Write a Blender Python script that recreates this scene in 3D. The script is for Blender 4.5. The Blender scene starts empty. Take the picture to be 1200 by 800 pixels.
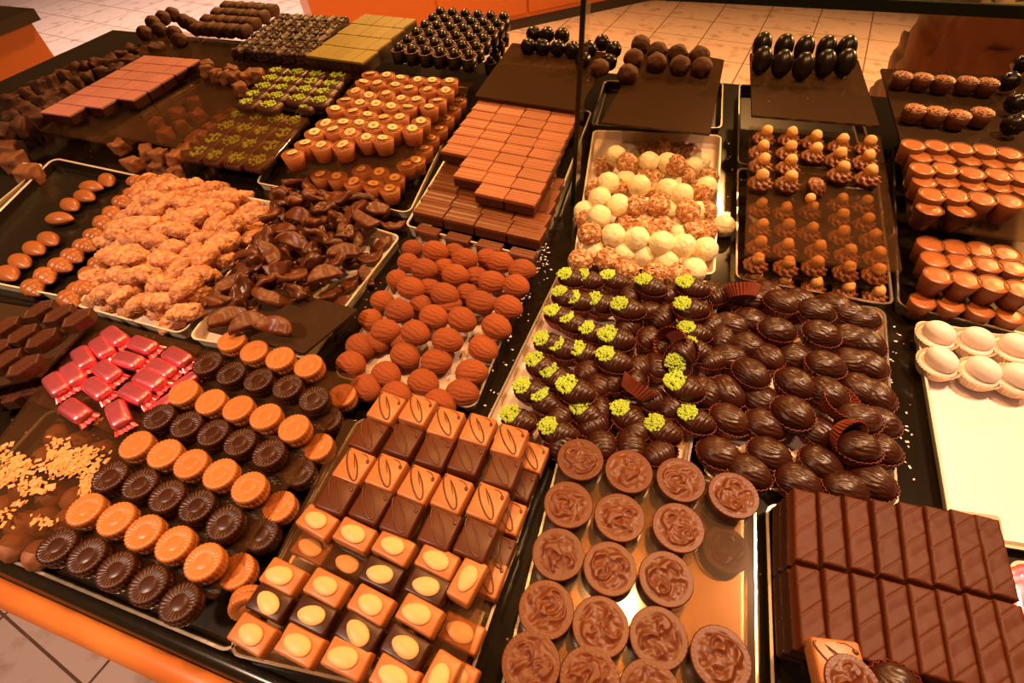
import bpy, bmesh, math, random
import numpy as np
from mathutils import Vector, Matrix, noise
random.seed(7)
C = bpy.context.scene.collection
TZ = 0.90                       # height of the counter deck above the floor
H = 0.45                        # camera height above the deck
F = 600.0

# ---------------------------------------------------------------- camera
Yc = np.array([310, -720, 600.]); Yc /= np.linalg.norm(Yc)
Xc = np.array([2400, 533, -600.]); Xc -= Xc @ Yc * Yc; Xc /= np.linalg.norm(Xc)
Zc = np.cross(Xc, Yc)
cam = bpy.data.cameras.new('camera'); co = bpy.data.objects.new('camera', cam); C.objects.link(co)
right = Vector((Xc[0], Yc[0], Zc[0])); down = Vector((Xc[1], Yc[1], Zc[1])); fwd = Vector((Xc[2], Yc[2], Zc[2]))
co.matrix_world = Matrix.Translation((0, 0, TZ + H)) @ Matrix((right, -down, -fwd)).transposed().to_4x4()
cam.sensor_width = 36; cam.lens = 36 * F / 1200; cam.clip_start = 0.01; cam.clip_end = 60
bpy.context.scene.camera = co

def P(x, y, h=0.0):             # point on the horizontal plane h above the deck
    d = np.array([x - 600., y - 400., F]); w = np.array([d @ Xc, d @ Yc, d @ Zc]); t = (h - H) / w[2]
    return Vector((w[0] * t, w[1] * t, h + TZ))

# ---------------------------------------------------------------- world and lamps
sc = bpy.context.scene
sc.view_settings.view_transform = 'Standard'; sc.view_settings.look = 'None'
sc.view_settings.exposure = 0.0; sc.view_settings.gamma = 1.0; sc.view_settings.use_curve_mapping = False
W = bpy.data.worlds.new('world'); sc.world = W; W.use_nodes = True
W.node_tree.nodes['Background'].inputs[0].default_value = (1.0, 0.44, 0.14, 1)
W.node_tree.nodes['Background'].inputs[1].default_value = 0.11
LC = (1.0, 0.47, 0.14)
def spot(name, loc, target, power, size=.05, ang=80, blend=.9, col=LC):
    l = bpy.data.lights.new(name, 'SPOT'); l.energy = power; l.shadow_soft_size = size; l.color = col
    l.spot_size = math.radians(ang); l.spot_blend = blend
    o = bpy.data.objects.new(name, l); C.objects.link(o); o.location = loc
    o.rotation_euler = (Vector(target) - Vector(loc)).to_track_quat('-Z', 'Y').to_euler()
    return o
spot('ceiling_or_fill_spot', (.12, .55, TZ + 1.6), (-.05, .30, TZ), 66, .05, 75)
spot('ceiling_or_fill_spot', (.75, .80, TZ + 1.6), (.38, .45, TZ), 160, .05, 46, col=(1.0, .60, .34))
spot('ceiling_or_fill_spot', (.27, 3.0, TZ + 1.6), (0, .7, TZ), 170, .05, 45)
spot('ceiling_or_fill_spot', (-.55, .7, TZ + 1.6), (-.45, .3, TZ), 48, .05, 65)
spot('ceiling_or_fill_spot', (-1.1, 2.2, TZ + 1.6), (-.9, .9, TZ), 55, .06, 70)
spot('ceiling_or_fill_spot', (2.6, 3.5, TZ + 1.6), (.9, 2.6, 0), 1000, .08, 90)  # added fill, out of frame, lighting the floor at the back right
spot('ceiling_or_fill_spot', (-1.3, 2.8, TZ + 1.6), (-1.3, 2.4, 0), 500, .08, 110)  # added fill for the floor and orange cabinet behind the counter
spot('ceiling_or_fill_spot', (-3.4, 3.2, TZ + 1.7), (-4.0, 3.2, 0), 800, .08, 110, col=(1.0, .70, .52))  # added lamp standing in for door daylight on the left floor
spot('ceiling_or_fill_spot', (-.9, -.5, TZ + 1.4), (-.8, -.5, 0), 150, .08, 100, col=(1.0, .64, .42))  # added fill for the floor before the counter

# ---------------------------------------------------------------- materials
def mat(name, col, rough=.5, bump=0, bscale=200, var=.12, metal=0, coat=0, col2=None, cscale=60, cbias=.5, cw=.1, sub=0, spec=.5, bd=.001):
    m = bpy.data.materials.new(name); m.use_nodes = True; nt = m.node_tree; b = nt.nodes['Principled BSDF']
    b.inputs['Roughness'].default_value = rough; b.inputs['Metallic'].default_value = metal
    b.inputs['Coat Weight'].default_value = coat; b.inputs['Coat Roughness'].default_value = .12
    b.inputs['Specular IOR Level'].default_value = spec
    tc = nt.nodes.new('ShaderNodeTexCoord'); oi = nt.nodes.new('ShaderNodeObjectInfo')
    add = nt.nodes.new('ShaderNodeVectorMath'); add.operation = 'ADD'
    nt.links.new(tc.outputs['Object'], add.inputs[0]); nt.links.new(oi.outputs['Random'], add.inputs[1])
    last = None
    if col2:
        n = nt.nodes.new('ShaderNodeTexNoise'); n.inputs['Scale'].default_value = cscale; n.inputs['Detail'].default_value = 3
        nt.links.new(add.outputs[0], n.inputs['Vector'])
        r = nt.nodes.new('ShaderNodeMapRange'); r.inputs[1].default_value = cbias - cw; r.inputs[2].default_value = cbias + cw
        nt.links.new(n.outputs['Fac'], r.inputs[0])
        mx = nt.nodes.new('ShaderNodeMix'); mx.data_type = 'RGBA'
        mx.inputs['A'].default_value = (*col, 1); mx.inputs['B'].default_value = (*col2, 1)
        nt.links.new(r.outputs[0], mx.inputs['Factor']); last = mx.outputs['Result']
    hs = nt.nodes.new('ShaderNodeHueSaturation'); hs.inputs['Color'].default_value = (*col, 1)
    if last: nt.links.new(last, hs.inputs['Color'])
    mr = nt.nodes.new('ShaderNodeMapRange'); mr.inputs[3].default_value = 1 - var; mr.inputs[4].default_value = 1 + var
    nt.links.new(oi.outputs['Random'], mr.inputs[0]); nt.links.new(mr.outputs[0], hs.inputs['Value'])
    nt.links.new(hs.outputs[0], b.inputs['Base Color'])
    if sub:
        b.inputs['Subsurface Weight'].default_value = sub; b.inputs['Subsurface Radius'].default_value = (.004, .002, .001)
        b.inputs['Subsurface Scale'].default_value = 1
    if bump:
        n = nt.nodes.new('ShaderNodeTexNoise'); n.inputs['Scale'].default_value = bscale; n.inputs['Detail'].default_value = 4
        nt.links.new(add.outputs[0], n.inputs['Vector'])
        bp = nt.nodes.new('ShaderNodeBump'); bp.inputs['Strength'].default_value = bump; bp.inputs['Distance'].default_value = bd
        nt.links.new(n.outputs['Fac'], bp.inputs['Height']); nt.links.new(bp.outputs[0], b.inputs['Normal'])
    return m
M = {}
M['dark'] = mat('dark_chocolate', (.042, .0088, .0025), .35, .15, 150, spec=.4)
M['darkm'] = mat('satin_dark_chocolate', (.095, .022, .006), .38, .2, 120, spec=.3)
M['brown'] = mat('brown_chocolate', (.13, .032, .008), .40, .2, 140)
M['bar'] = mat('bar_chocolate', (.085, .019, .0045), .52, .25, 160, .08, spec=.22)
M['medalc'] = mat('medal_chocolate', (.125, .029, .007), .38, .2, 160, .08, spec=.35)
M['milk'] = mat('milk_chocolate', (.46, .155, .045), .38, .12, 120, .08)
M['caramel'] = mat('caramel_coating', (.50, .165, .042), .36, .3, 260, .08)
M['cocoa'] = mat('cocoa_dusting', (.29, .062, .010), .85, .5, 700, .14)
M['truf'] = mat('cocoa_truffle', (.10, .030, .010), .7, .6, 300, .2)
M['black'] = mat('black_glazed_chocolate', (.012, .0045, .0025), .3, .1, 100)
M['almond'] = mat('blanched_almond', (.80, .44, .18), .45, .25, 150, .08)
M['hazel'] = mat('roasted_hazelnut', (.85, .46, .15), .5, .4, 200, .12)
M['hazel_core'] = mat('hazelnut_core', (.62, .22, .06), .5, .2, 200)
M['pist'] = mat('pistachio_crumb', (.46, .60, .06), .7, .3, 400, .1)
M['paper'] = mat('brown_baking_paper', (.17, .024, .008), .62, .2, 300)
M['redpaper'] = mat('red_brown_baking_paper', (.22, .034, .010), .6, .2, 300)
M['white'] = mat('white_coating', (.93, .82, .50), .5, .8, 200, .05, bd=.0025)
M['flake'] = mat('nougat_flake_coating', (.50, .20, .075), .6, .8, 420, .12, col2=(.88, .60, .32), cscale=160, cbias=.54, cw=.07, bd=.003)
M['rock'] = mat('caramel_almond_rock', (.50, .19, .08), .55, .9, 260, .15, col2=(.72, .35, .17), cscale=140, bd=.0035)
M['sliver'] = mat('almond_sliver', (.74, .34, .10), .5, .3, 300, .15)
M['cream'] = mat('white_egg_shell_coating', (.92, .80, .78), .45, .1, 100, .03, sub=.1)
M['wpaper'] = mat('white_baking_paper', (.80, .62, .42), .7, .3, 500, .04)
M['pink'] = mat('pink_marzipan', (.66, .27, .24), .5, .2, 200, .07)
M['olive'] = mat('pistachio_marzipan', (.32, .24, .018), .55, .3, 200, .1)
M['gianduja'] = mat('layered_nougat', (.42, .135, .055), .45, .1, 200, .1)
M['hexm'] = mat('dark_hexagon_chocolate', (.075, .021, .008), .4, .2, 150)
M['foil'] = mat('red_foil', (.95, .19, .26), .36, .6, 90, .06, metal=.85)
M['flakes'] = mat('golden_nougat_crumb', (.78, .35, .11), .5, .4, 400, .15)
M['swirl'] = mat('hazelnut_cream', (.26, .085, .028), .38, .1, 200, .1)
M['tan'] = mat('tan_rosette_cream', (.36, .12, .035), .45, .2, 200, .1)
M['traywhite'] = mat('white_tray_enamel', (.78, .66, .50), .25, 0, 10, 0, coat=.3)
M['traypaper'] = mat('white_tray_liner', (.72, .56, .46), .55, .15, 60, 0)
M['traysteel'] = mat('steel_tray_rim', (.62, .52, .40), .22, .1, 40, 0, metal=.8)
M['trayblack'] = mat('black_tray_enamel', (.014, .009, .005), .22, .1, 40, 0)
M['cover'] = mat('dark_coated_metal_plate', (.12, .075, .04), .16, .05, 30, 0, metal=.6)
M['wood'] = mat('orange_varnished_wood', (.62, .20, .045), .3, .1, 60, 0, col2=(.50, .14, .03), cscale=8)
M['orange'] = mat('orange_cabinet_laminate', (.42, .11, .018), .4, 0, 60, 0)
M['plinthblack'] = mat('black_plinth', (.02, .012, .008), .5, 0, 60, 0)  # plain black of the plinths and cabinet trim
M['cloth'] = mat('brown_crumpled_cloth', (.20, .12, .07), .8, .4, 40, 0)
M['lineo'] = mat('thin_dark_icing', (.10, .028, .008), .35, 0, 100, .05)

M['darkb'] = mat('glossy_brown_chocolate', (.10, .026, .007), .34, .25, 150)
M['milk2'] = mat('tan_milk_chocolate', (.34, .105, .025), .35, .1, 120, .1)
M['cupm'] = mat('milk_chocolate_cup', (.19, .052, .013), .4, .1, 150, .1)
M['fillm'] = mat('milk_cream_filling', (.42, .125, .030), .35, .05, 100, .08)
M['nutshell'] = mat('tan_cup_shell', (.40, .125, .034), .45, .1, 150, .1)
M['nutring'] = mat('pale_hazelnut_slice', (.92, .62, .32), .5, .2, 200, .16)
M['nutshell2'] = mat('brown_cup_shell', (.15, .045, .014), .45, .1, 150, .1)
M['truf2'] = mat('dark_rough_chocolate', (.06, .02, .008), .5, .5, 300, .3)
M['trufm'] = mat('milk_truffle', (.24, .085, .03), .6, .3, 200, .12)
M['traybright'] = mat('bright_white_doily_paper', (.86, .76, .84), .5, .35, 90, 0, bd=.002)
M['traysteelf'] = mat('brushed_steel_floor', (.42, .30, .19), .28, .1, 60, 0, metal=.7)

def deckmat():
    m = bpy.data.materials.new('black_speckled_granite'); m.use_nodes = True; nt = m.node_tree; b = nt.nodes['Principled BSDF']
    tc = nt.nodes.new('ShaderNodeTexCoord'); v = nt.nodes.new('ShaderNodeTexVoronoi'); v.inputs['Scale'].default_value = 90
    nt.links.new(tc.outputs['Object'], v.inputs['Vector'])
    n = nt.nodes.new('ShaderNodeTexNoise'); n.inputs['Scale'].default_value = 9; nt.links.new(tc.outputs['Object'], n.inputs['Vector'])
    r = nt.nodes.new('ShaderNodeMapRange'); r.inputs[1].default_value = .10; r.inputs[2].default_value = .07; nt.links.new(v.outputs['Distance'], r.inputs[0])
    r2 = nt.nodes.new('ShaderNodeMapRange'); r2.inputs[1].default_value = .52; r2.inputs[2].default_value = .62; nt.links.new(n.outputs['Fac'], r2.inputs[0])
    mu = nt.nodes.new('ShaderNodeMath'); mu.operation = 'MULTIPLY'; nt.links.new(r.outputs[0], mu.inputs[0]); nt.links.new(r2.outputs[0], mu.inputs[1])
    mx = nt.nodes.new('ShaderNodeMix'); mx.data_type = 'RGBA'; mx.inputs['A'].default_value = (.010, .006, .003, 1); mx.inputs['B'].default_value = (.5, .32, .16, 1)
    nt.links.new(mu.outputs[0], mx.inputs['Factor']); nt.links.new(mx.outputs['Result'], b.inputs['Base Color'])
    b.inputs['Roughness'].default_value = .13
    return m
M['deck'] = deckmat()

def floormat():
    m = bpy.data.materials.new('beige_patterned_floor_tile'); m.use_nodes = True; nt = m.node_tree; b = nt.nodes['Principled BSDF']
    tc = nt.nodes.new('ShaderNodeTexCoord'); mp = nt.nodes.new('ShaderNodeMapping'); mp.inputs['Rotation'].default_value = (0, 0, math.radians(9))
    nt.links.new(tc.outputs['Object'], mp.inputs['Vector'])
    br = nt.nodes.new('ShaderNodeTexBrick'); br.offset = 0; br.inputs['Scale'].default_value = 1
    br.inputs['Brick Width'].default_value = .33; br.inputs['Row Height'].default_value = .33; br.inputs['Mortar Size'].default_value = .0035
    br.inputs['Color1'].default_value = (.60, .46, .44, 1); br.inputs['Color2'].default_value = (.64, .49, .46, 1); br.inputs['Mortar'].default_value = (.14, .075, .045, 1)
    nt.links.new(mp.outputs[0], br.inputs['Vector'])
    n = nt.nodes.new('ShaderNodeTexNoise'); n.inputs['Scale'].default_value = 11; n.inputs['Detail'].default_value = 5; nt.links.new(mp.outputs[0], n.inputs['Vector'])
    r = nt.nodes.new('ShaderNodeMapRange'); r.inputs[1].default_value = .55; r.inputs[2].default_value = .68; r.inputs[4].default_value = .7; nt.links.new(n.outputs['Fac'], r.inputs[0])
    # a light diamond outline inside every tile
    mx = nt.nodes.new('ShaderNodeMix'); mx.data_type = 'RGBA'; mx.inputs['B'].default_value = (.36, .21, .14, 1)
    nt.links.new(r.outputs[0], mx.inputs['Factor']); nt.links.new(br.outputs['Color'], mx.inputs['A'])
    nt.links.new(mx.outputs['Result'], b.inputs['Base Color']); b.inputs['Roughness'].default_value = .3
    return m
M['floor'] = floormat()

def glassmat(name, tint, refl, rough=.06, milky=0, mcol=(.3, .2, .1)):
    m = bpy.data.materials.new(name); m.use_nodes = True; nt = m.node_tree
    for n in list(nt.nodes): nt.nodes.remove(n)
    out = nt.nodes.new('ShaderNodeOutputMaterial'); tr = nt.nodes.new('ShaderNodeBsdfTransparent'); tr.inputs[0].default_value = (*tint, 1)
    gl = nt.nodes.new('ShaderNodeBsdfGlossy'); gl.inputs['Roughness'].default_value = rough; gl.inputs[0].default_value = (.9, .85, .8, 1)
    di = nt.nodes.new('ShaderNodeBsdfDiffuse'); di.inputs[0].default_value = (*mcol, 1)
    fr = nt.nodes.new('ShaderNodeFresnel'); fr.inputs[0].default_value = 1.5
    ma = nt.nodes.new('ShaderNodeMath'); ma.operation = 'MULTIPLY_ADD'; ma.inputs[1].default_value = 1.0; ma.inputs[2].default_value = refl
    ge = nt.nodes.new('ShaderNodeNewGeometry'); ms = nt.nodes.new('ShaderNodeMath'); ms.operation = 'SUBTRACT'; ms.inputs[0].default_value = 1.0
    nt.links.new(ge.outputs['Backfacing'], ms.inputs[1]); mm = nt.nodes.new('ShaderNodeMath'); mm.operation = 'MULTIPLY'
    nt.links.new(fr.outputs[0], mm.inputs[0]); nt.links.new(ms.outputs[0], mm.inputs[1]); nt.links.new(mm.outputs[0], ma.inputs[0])
    m1 = nt.nodes.new('ShaderNodeMixShader'); m1.inputs[0].default_value = milky
    nt.links.new(tr.outputs[0], m1.inputs[1]); nt.links.new(di.outputs[0], m1.inputs[2])
    m2 = nt.nodes.new('ShaderNodeMixShader'); nt.links.new(ma.outputs[0], m2.inputs[0])
    nt.links.new(m1.outputs[0], m2.inputs[1]); nt.links.new(gl.outputs[0], m2.inputs[2]); nt.links.new(m2.outputs[0], out.inputs[0])
    return m
M['glass'] = glassmat('smoked_glass_plate', (.88, .80, .70), .02, .05, .07, (.30, .15, .07))
M['clear'] = glassmat('clear_pane_glass', (.93, .94, .9), 0, .02)
M['plate2'] = glassmat('dark_glossy_plate', (.35, .28, .2), .03, .12, .6, (.075, .040, .020))
M['medalplate'] = glassmat('pale_glass_plate', (.8, .7, .58), .10, .08, .10, (.3, .2, .12))
M['wallc'] = mat('cream_wall_paint', (.6, .45, .3), .8)
M['edge'] = mat('dark_green_glass_edge', (.012, .020, .008), .2, 0, 50, 0)

# ---------------------------------------------------------------- mesh helpers
class G:
    """collects vertices and faces of one mesh"""
    def __init__(s): s.v = []; s.f = []; s.m = []
    def add(s, vs, fs, mi=0):
        o = len(s.v); s.v += [tuple(x) for x in vs]; s.f += [tuple(i + o for i in f) for f in fs]; s.m += [mi] * len(fs); return s
    def mesh(s, name, mats, smooth=True):
        me = bpy.data.meshes.new(name); me.from_pydata(s.v, [], s.f)
        for k in (mats if isinstance(mats, (list, tuple)) else [mats]): me.materials.append(M[k])
        me.polygons.foreach_set('material_index', s.m); me.polygons.foreach_set('use_smooth', [smooth] * len(s.f)); me.update(); return me

def revolve(prof, n, fn=None, cap0=True, cap1=True):
    """prof: list of (r, z); fn(i, t, r, z) -> x, y, z"""
    vs = []; fs = []; rows = []
    for i, (r, z) in enumerate(prof):
        if r < 1e-7:
            vs.append(fn(i, 0, 0, z) if fn else (0, 0, z)); rows.append([len(vs) - 1] * n); continue
        row = []
        for k in range(n):
            t = 2 * math.pi * k / n
            vs.append(fn(i, t, r, z) if fn else (r * math.cos(t), r * math.sin(t), z)); row.append(len(vs) - 1)
        rows.append(row)
    for a, b in zip(rows, rows[1:]):
        for k in range(n):
            q = (a[k], a[(k + 1) % n], b[(k + 1) % n], b[k]); q2 = tuple(dict.fromkeys(q))
            if len(q2) > 2: fs.append(q2)
    if cap0 and prof[0][0] > 1e-7: fs.append(tuple(reversed(rows[0])))
    if cap1 and prof[-1][0] > 1e-7: fs.append(tuple(rows[-1]))
    return vs, fs

def blob(nu, nv, fn):
    """closed surface, poles on the X axis; fn(u in 0..pi, phi) -> x, y, z"""
    vs = [fn(0, 0)]; fs = []
    for i in range(1, nu):
        for k in range(nv): vs.append(fn(math.pi * i / nu, 2 * math.pi * k / nv))
    vs.append(fn(math.pi, 0)); L = len(vs) - 1
    for k in range(nv):
        k2 = (k + 1) % nv
        fs.append((0, 1 + k2, 1 + k)); b = 1 + (nu - 2) * nv; fs.append((L, b + k, b + k2))
        for i in range(nu - 2):
            a = 1 + i * nv; c = a + nv; fs.append((a + k, a + k2, c + k2, c + k))
    return vs, fs

def ell(u, p, a, b, c, d=0):
    s = math.sin(u); return (a * math.cos(u), b * s * math.cos(p), c * s * math.sin(p))

def rbox(l, w, h, bev, seg=3, fn=None, cuts=0, taper=0):
    bm = bmesh.new(); bmesh.ops.create_cube(bm, size=1)
    for v in bm.verts: v.co = Vector((v.co.x * l, v.co.y * w, (v.co.z + .5) * h))
    bmesh.ops.bevel(bm, geom=list(bm.edges), offset=bev, segments=seg, profile=.5, affect='EDGES')
    if cuts:
        es = [e for e in bm.edges if e.calc_length() > min(l, w, h) * .4]
        bmesh.ops.subdivide_edges(bm, edges=es, cuts=cuts, use_grid_fill=True)
    if taper:
        for v in bm.verts:
            k = 1 - taper * v.co.z / h; v.co.x *= k; v.co.y *= k
    if fn:
        for v in bm.verts: v.co = Vector(fn(*v.co))
    bm.verts.ensure_lookup_table(); bm.verts.index_update()
    r = [tuple(v.co) for v in bm.verts], [tuple(x.index for x in f.verts) for f in bm.faces]
    bm.free(); return r

def tube(pts, r, n=6, taper=True):
    vs = []; fs = []; pts = [Vector(p) for p in pts]; N = len(pts)
    for i, p in enumerate(pts):
        d = (pts[min(i + 1, N - 1)] - pts[max(i - 1, 0)]).normalized()
        a = d.cross(Vector((0, 0, 1))); a = a.normalized() if a.length > 1e-6 else Vector((1, 0, 0)); b = d.cross(a)
        rr = r * (min(1, .35 + min(i, N - 1 - i) * .4) if taper else 1)
        for k in range(n):
            t = 2 * math.pi * k / n; vs.append(tuple(p + a * math.cos(t) * rr + b * math.sin(t) * rr))
    for i in range(N - 1):
        for k in range(n): fs.append((i * n + k, i * n + (k + 1) % n, (i + 1) * n + (k + 1) % n, (i + 1) * n + k))
    fs.append(tuple(range(n))[::-1]); fs.append(tuple((N - 1) * n + k for k in range(n)))
    return vs, fs

def mv(vf, loc=(0, 0, 0), rot=None, s=1):
    vs, fs = vf; R = rot or Matrix.Identity(3)
    return [tuple(R @ (Vector(v) * s) + Vector(loc)) for v in vs], fs
def Rz(a): return Matrix.Rotation(a, 3, 'Z')
def RX(a): return Matrix.Rotation(a, 3, 'X')
def RY(a): return Matrix.Rotation(a, 3, 'Y')
def Rr(rng): return Rz(rng.uniform(0, 6.3)) @ RX(rng.uniform(-1, 1)) @ RY(rng.uniform(-1, 1))
def nz(x, y, z=0, s=1): return noise.noise(Vector((x * s, y * s, z * s)))

def fluted(rt, rb, h, n=40, amp=.05, th=.0004):
    """open pleated paper cup"""
    N = n * 2; prof = [(0, 0), (rb * .96, 0), (rb, .0004), ((rb + rt) / 2, h * .5), (rt, h), (rt - th, h), ((rb + rt) / 2 - th, h * .5), (rb - th, .0008), (0, .0008)]
    def fn(i, t, r, z):
        k = 1 + (amp * min(1, z / h + .3) * (1 if int(round(t / (2 * math.pi) * N)) % 2 else -1) if 2 <= i <= 7 else 0)
        return (r * k * math.cos(t), r * k * math.sin(t), z)
    return revolve(prof, N, fn)

def crumbs(n, rx, ry, size, seed, z=0, dome=0):
    g = G(); rng = random.Random(seed)
    for i in range(n):
        a = rng.uniform(0, 6.3); q = math.sqrt(rng.random()); x, y = rx * q * math.cos(a), ry * q * math.sin(a)
        l, w, h = [size * rng.uniform(.55, 1.2) for _ in range(3)]
        vs, fs = rbox(l, w, h, size * .18, 1)
        vs = [(Rr(rng) if 0 else Matrix.Identity(3)) @ Vector(v) for v in vs]
        R = Rr(rng); vs = [R @ v + Vector((x, y, z + dome * (1 - q * q) - size * .3 + rng.uniform(0, size * .3))) for v in vs]
        g.add(vs, fs)
    return g

# ---------------------------------------------------------------- kinds: lists of (part name, mesh, label or None); h = height
K = {}
def kind(name, h, parts): K[name] = (h, parts)
def single(g, name, mats, smooth=True): return [(name, g.mesh(name, mats, smooth))]

def coin(mt, seam):
    R = .0148; h = .0145; am = .00028 if mt == 'caramel' else .00050
    def fn(i, t, r, z):
        f = math.cos(26 * t)
        if r > R * .9: r *= 1 + .018 * f
        if R * .42 < r < R * .97 and z > h * .8: z += am * f * (r / R)
        return (r * math.cos(t), r * math.sin(t), z)
    up = [(R * .90, h * .50), (R * .985, h * .52), (R, h * .60), (R * 1.0, h * .80), (R * .985, h * .92), (R * .93, h * .985), (R * .80, h), (R * .62, h * .985), (R * .45, h * .955), (R * .42, h * .945), (R * .38, h * .965), (R * .2, h * .985), (0, h * .99)]
    lo = [(0, 0), (R * .88, 0), (R * .95, h * .05), (R * .99, h * .18), (R, h * .40), (R * .985, h * .47), (R * .92, h * .495), (R * .5, h * .5), (0, h * .5)]
    return [('upper_shell', G().add(*revolve(up, 104, fn)).mesh('upper_shell', mt)), ('lower_shell', G().add(*revolve(lo, 104, fn)).mesh('lower_shell', mt))]
kind('coin_light', .0145, coin('caramel', 0)); kind('coin_dark', .0145, coin('dark', 0))

def square(mt, seed):
    L = .0286; h = .0145
    base = rbox(L, L * 1.10, h, .0024, 3, taper=.05)
    T = h + .0002; g = G(); rng = random.Random(seed); s = L / .03; j = rng.uniform(-.0008, .0008)
    pts = [(.0065 + j, .0115, T)]
    for k in range(30):         # one long slanting loop that starts and ends at the rear edge
        t = math.radians(60 - 330 * k / 29)
        u_, v_ = .0064 * math.cos(t), .0128 * math.sin(t)
        pts.append((-.0020 + j + u_ * .93 + v_ * -.72, v_ * .95 - u_ * .1 , T))
    g.add(*tube(pts[1:], .00068))
    g.add(*tube([(-.0058 + j + .0016 * k, .0085 - .0021 * k, T) for k in range(6)], .00042))
    g.add(*tube([(.0000 + j, .0125, T), (.0050, .0125, T), (.0085, .0108, T), (.0098, .0090, T)], .0005))
    drop = mv(blob(8, 10, lambda u, p: ell(u, p, .0021, .0015, .001)), (.0100, .0078, T), Rz(-1.1))
    return [('coating', G().add(*base).mesh('coating', mt)), ('icing_swirl', g.mesh('icing_swirl', 'lineo')), ('icing_drop', G().add(*drop).mesh('icing_drop', 'lineo'))]
for q in range(3):
    kind('square_milk%d' % q, .0145, square('milk', q)); kind('square_dark%d' % q, .0145, square('darkm', q + 5))

def almondshape(a, b, c, seed=0):
    def fn(u, p):
        x, y, z = ell(u, p, a, b, c); k = 1 - .13 * (x / a) ; s = 1 + .03 * nz(x, y, z + seed, 200)
        return (x, y * k * s, z * s)
    return blob(16, 20, fn)
def almondrect(mt, seed):
    rng = random.Random(seed); h = .0120
    def fn(x, y, z): 
        d = .0005 * nz(x + seed, y, z, 130); return (x * (1 + d * 20), y * (1 + d * 20), z + (d * 1.3 if z > h * .5 else 0))
    base = rbox(.0345, .0212, h, .0022, 3, fn, 2, .06)
    al = mv(almondshape(rng.uniform(.0102, .0118), rng.uniform(.0064, .0073), .0026, seed), (rng.uniform(-.002, .001), rng.uniform(-.001, .001), h + .0008), Rz(math.pi + rng.uniform(-.3, .3)))
    return [('coating', G().add(*base).mesh('coating', mt)), ('almond', G().add(*al).mesh('almond', 'almond'))]
for q in range(4):
    kind('almond_milk%d' % q, .0120, almondrect('milk', q)); kind('almond_dark%d' % q, .0120, almondrect('dark', q + 9))

def medal(seed):
    R = .0202; h = .011; rng = random.Random(seed); ph = rng.uniform(0, 6)
    nr = 40; prof = [(0, 0), (R * .86, 0), (R * .90, h * .1), (R * .985, h * .75), (R, h * .9), (R * .985, h * .98)] + [(R * .975 * (1 - i / nr), h) for i in range(nr + 1)]
    arcs = [(rng.uniform(-.35, .35), rng.uniform(-.45, .5), rng.uniform(.15, .45), rng.uniform(0, 6), rng.uniform(.06, .11)) for _ in range(9)]
    def fn(i, t, r, z):
        x, y = r * math.cos(t), r * math.sin(t); q = r / R
        if i > 5:
            X, Y = x / R, y / R; f = 0
            if q < .80:
                w = min(1, (.80 - q) / .12); f = -.0003 * w
                for (cx, cy, cr, ca, cw) in arcs:
                    d = math.hypot(X - cx, Y - cy) - cr; a = math.atan2(Y - cy, X - cx) - ca; a = (a + math.pi) % (2 * math.pi) - math.pi
                    f += .0014 * w * math.exp(-(d / cw) ** 2) * math.exp(-(a / 1.1) ** 2)
                f += .0005 * w * math.sin(9 * X + 4 * nz(X, Y, seed, 2.5)) * math.cos(6 * Y + 3)
                f += .0009 * w * nz(X, Y, seed + .5, 4.5)
                f = max(-.0009, min(f, .0016))
            else:
                f = .00025 * math.cos(60 * t) * math.exp(-((q - .93) / .04) ** 2)
            z += f
        return (x, y, z)
    return single(G().add(*revolve(prof, 96, fn)), 'medal', 'medalc')
for q in range(5): kind('medal%d' % q, .0115, medal(q))

def bar(seed):
    l, w, h = .052, .0158, .013; rng = random.Random(seed); off = rng.uniform(-.1, .1)
    g = G(); nx, ny = 84, 22; cs = []
    def top(x, y):
        z = h; e = min(1, (l / 2 - abs(x)) / .002, (w / 2 - abs(y)) / .0022); e = max(0, e); z -= .0022 * (1 - math.sqrt(max(0, 1 - (1 - e) ** 2)))
        s = x / l * 2.6 + off + y / w * .72
        d = abs((s + .5) % 1 - .5) * l / 2.6
        z -= .0007 * math.exp(-(d / .0007) ** 2); z += .0005 * math.sin(math.pi * ((s + .5) % 1))
        z += .00025 * nz(x + seed, y, 0, 160)
        return z
    vs = []; fs = []
    for i in range(nx + 1):
        for j in range(ny + 1):
            x = -l / 2 + l * i / nx; y = -w / 2 + w * j / ny
            cx = l / 2 - .002; cy = w / 2 - .002
            if abs(x) > cx and abs(y) > cy:
                dx, dy = abs(x) - cx, abs(y) - cy; m = max(dx, dy); k = m / math.hypot(dx, dy)
                x = math.copysign(cx + dx * k, x); y = math.copysign(cy + dy * k, y)
            vs.append((x, y, top(x, y)))
    fs = [(i * (ny + 1) + j, (i + 1) * (ny + 1) + j, (i + 1) * (ny + 1) + j + 1, i * (ny + 1) + j + 1) for i in range(nx) for j in range(ny)]
    rim = [i * (ny + 1) for i in range(nx)] + [nx * (ny + 1) + j for j in range(ny)] + [i * (ny + 1) + ny for i in range(nx, 0, -1)] + [j for j in range(ny, 0, -1)]
    b0 = len(vs)
    for k in rim: vs.append((vs[k][0] * 1.01, vs[k][1] * 1.01, 0))
    n = len(rim); fs += [(rim[k], b0 + k, b0 + (k + 1) % n, rim[(k + 1) % n]) for k in range(n)]; fs.append(tuple(b0 + k for k in range(n)))
    return single(g.add(vs, fs), 'bar', 'bar')
for q in range(4): kind('bar%d' % q, .013, bar(q))
M['bard'] = mat('shaded_bar_chocolate', (.035, .011, .005), .35, .2, 160, .08)  # darker copy of the bar colour for the unlit side of the stack
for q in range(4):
    me_ = K['bar%d' % q][1][0][1].copy(); me_.materials[0] = M['bard']; kind('bard%d' % q, .013, [('bar', me_)])

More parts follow.
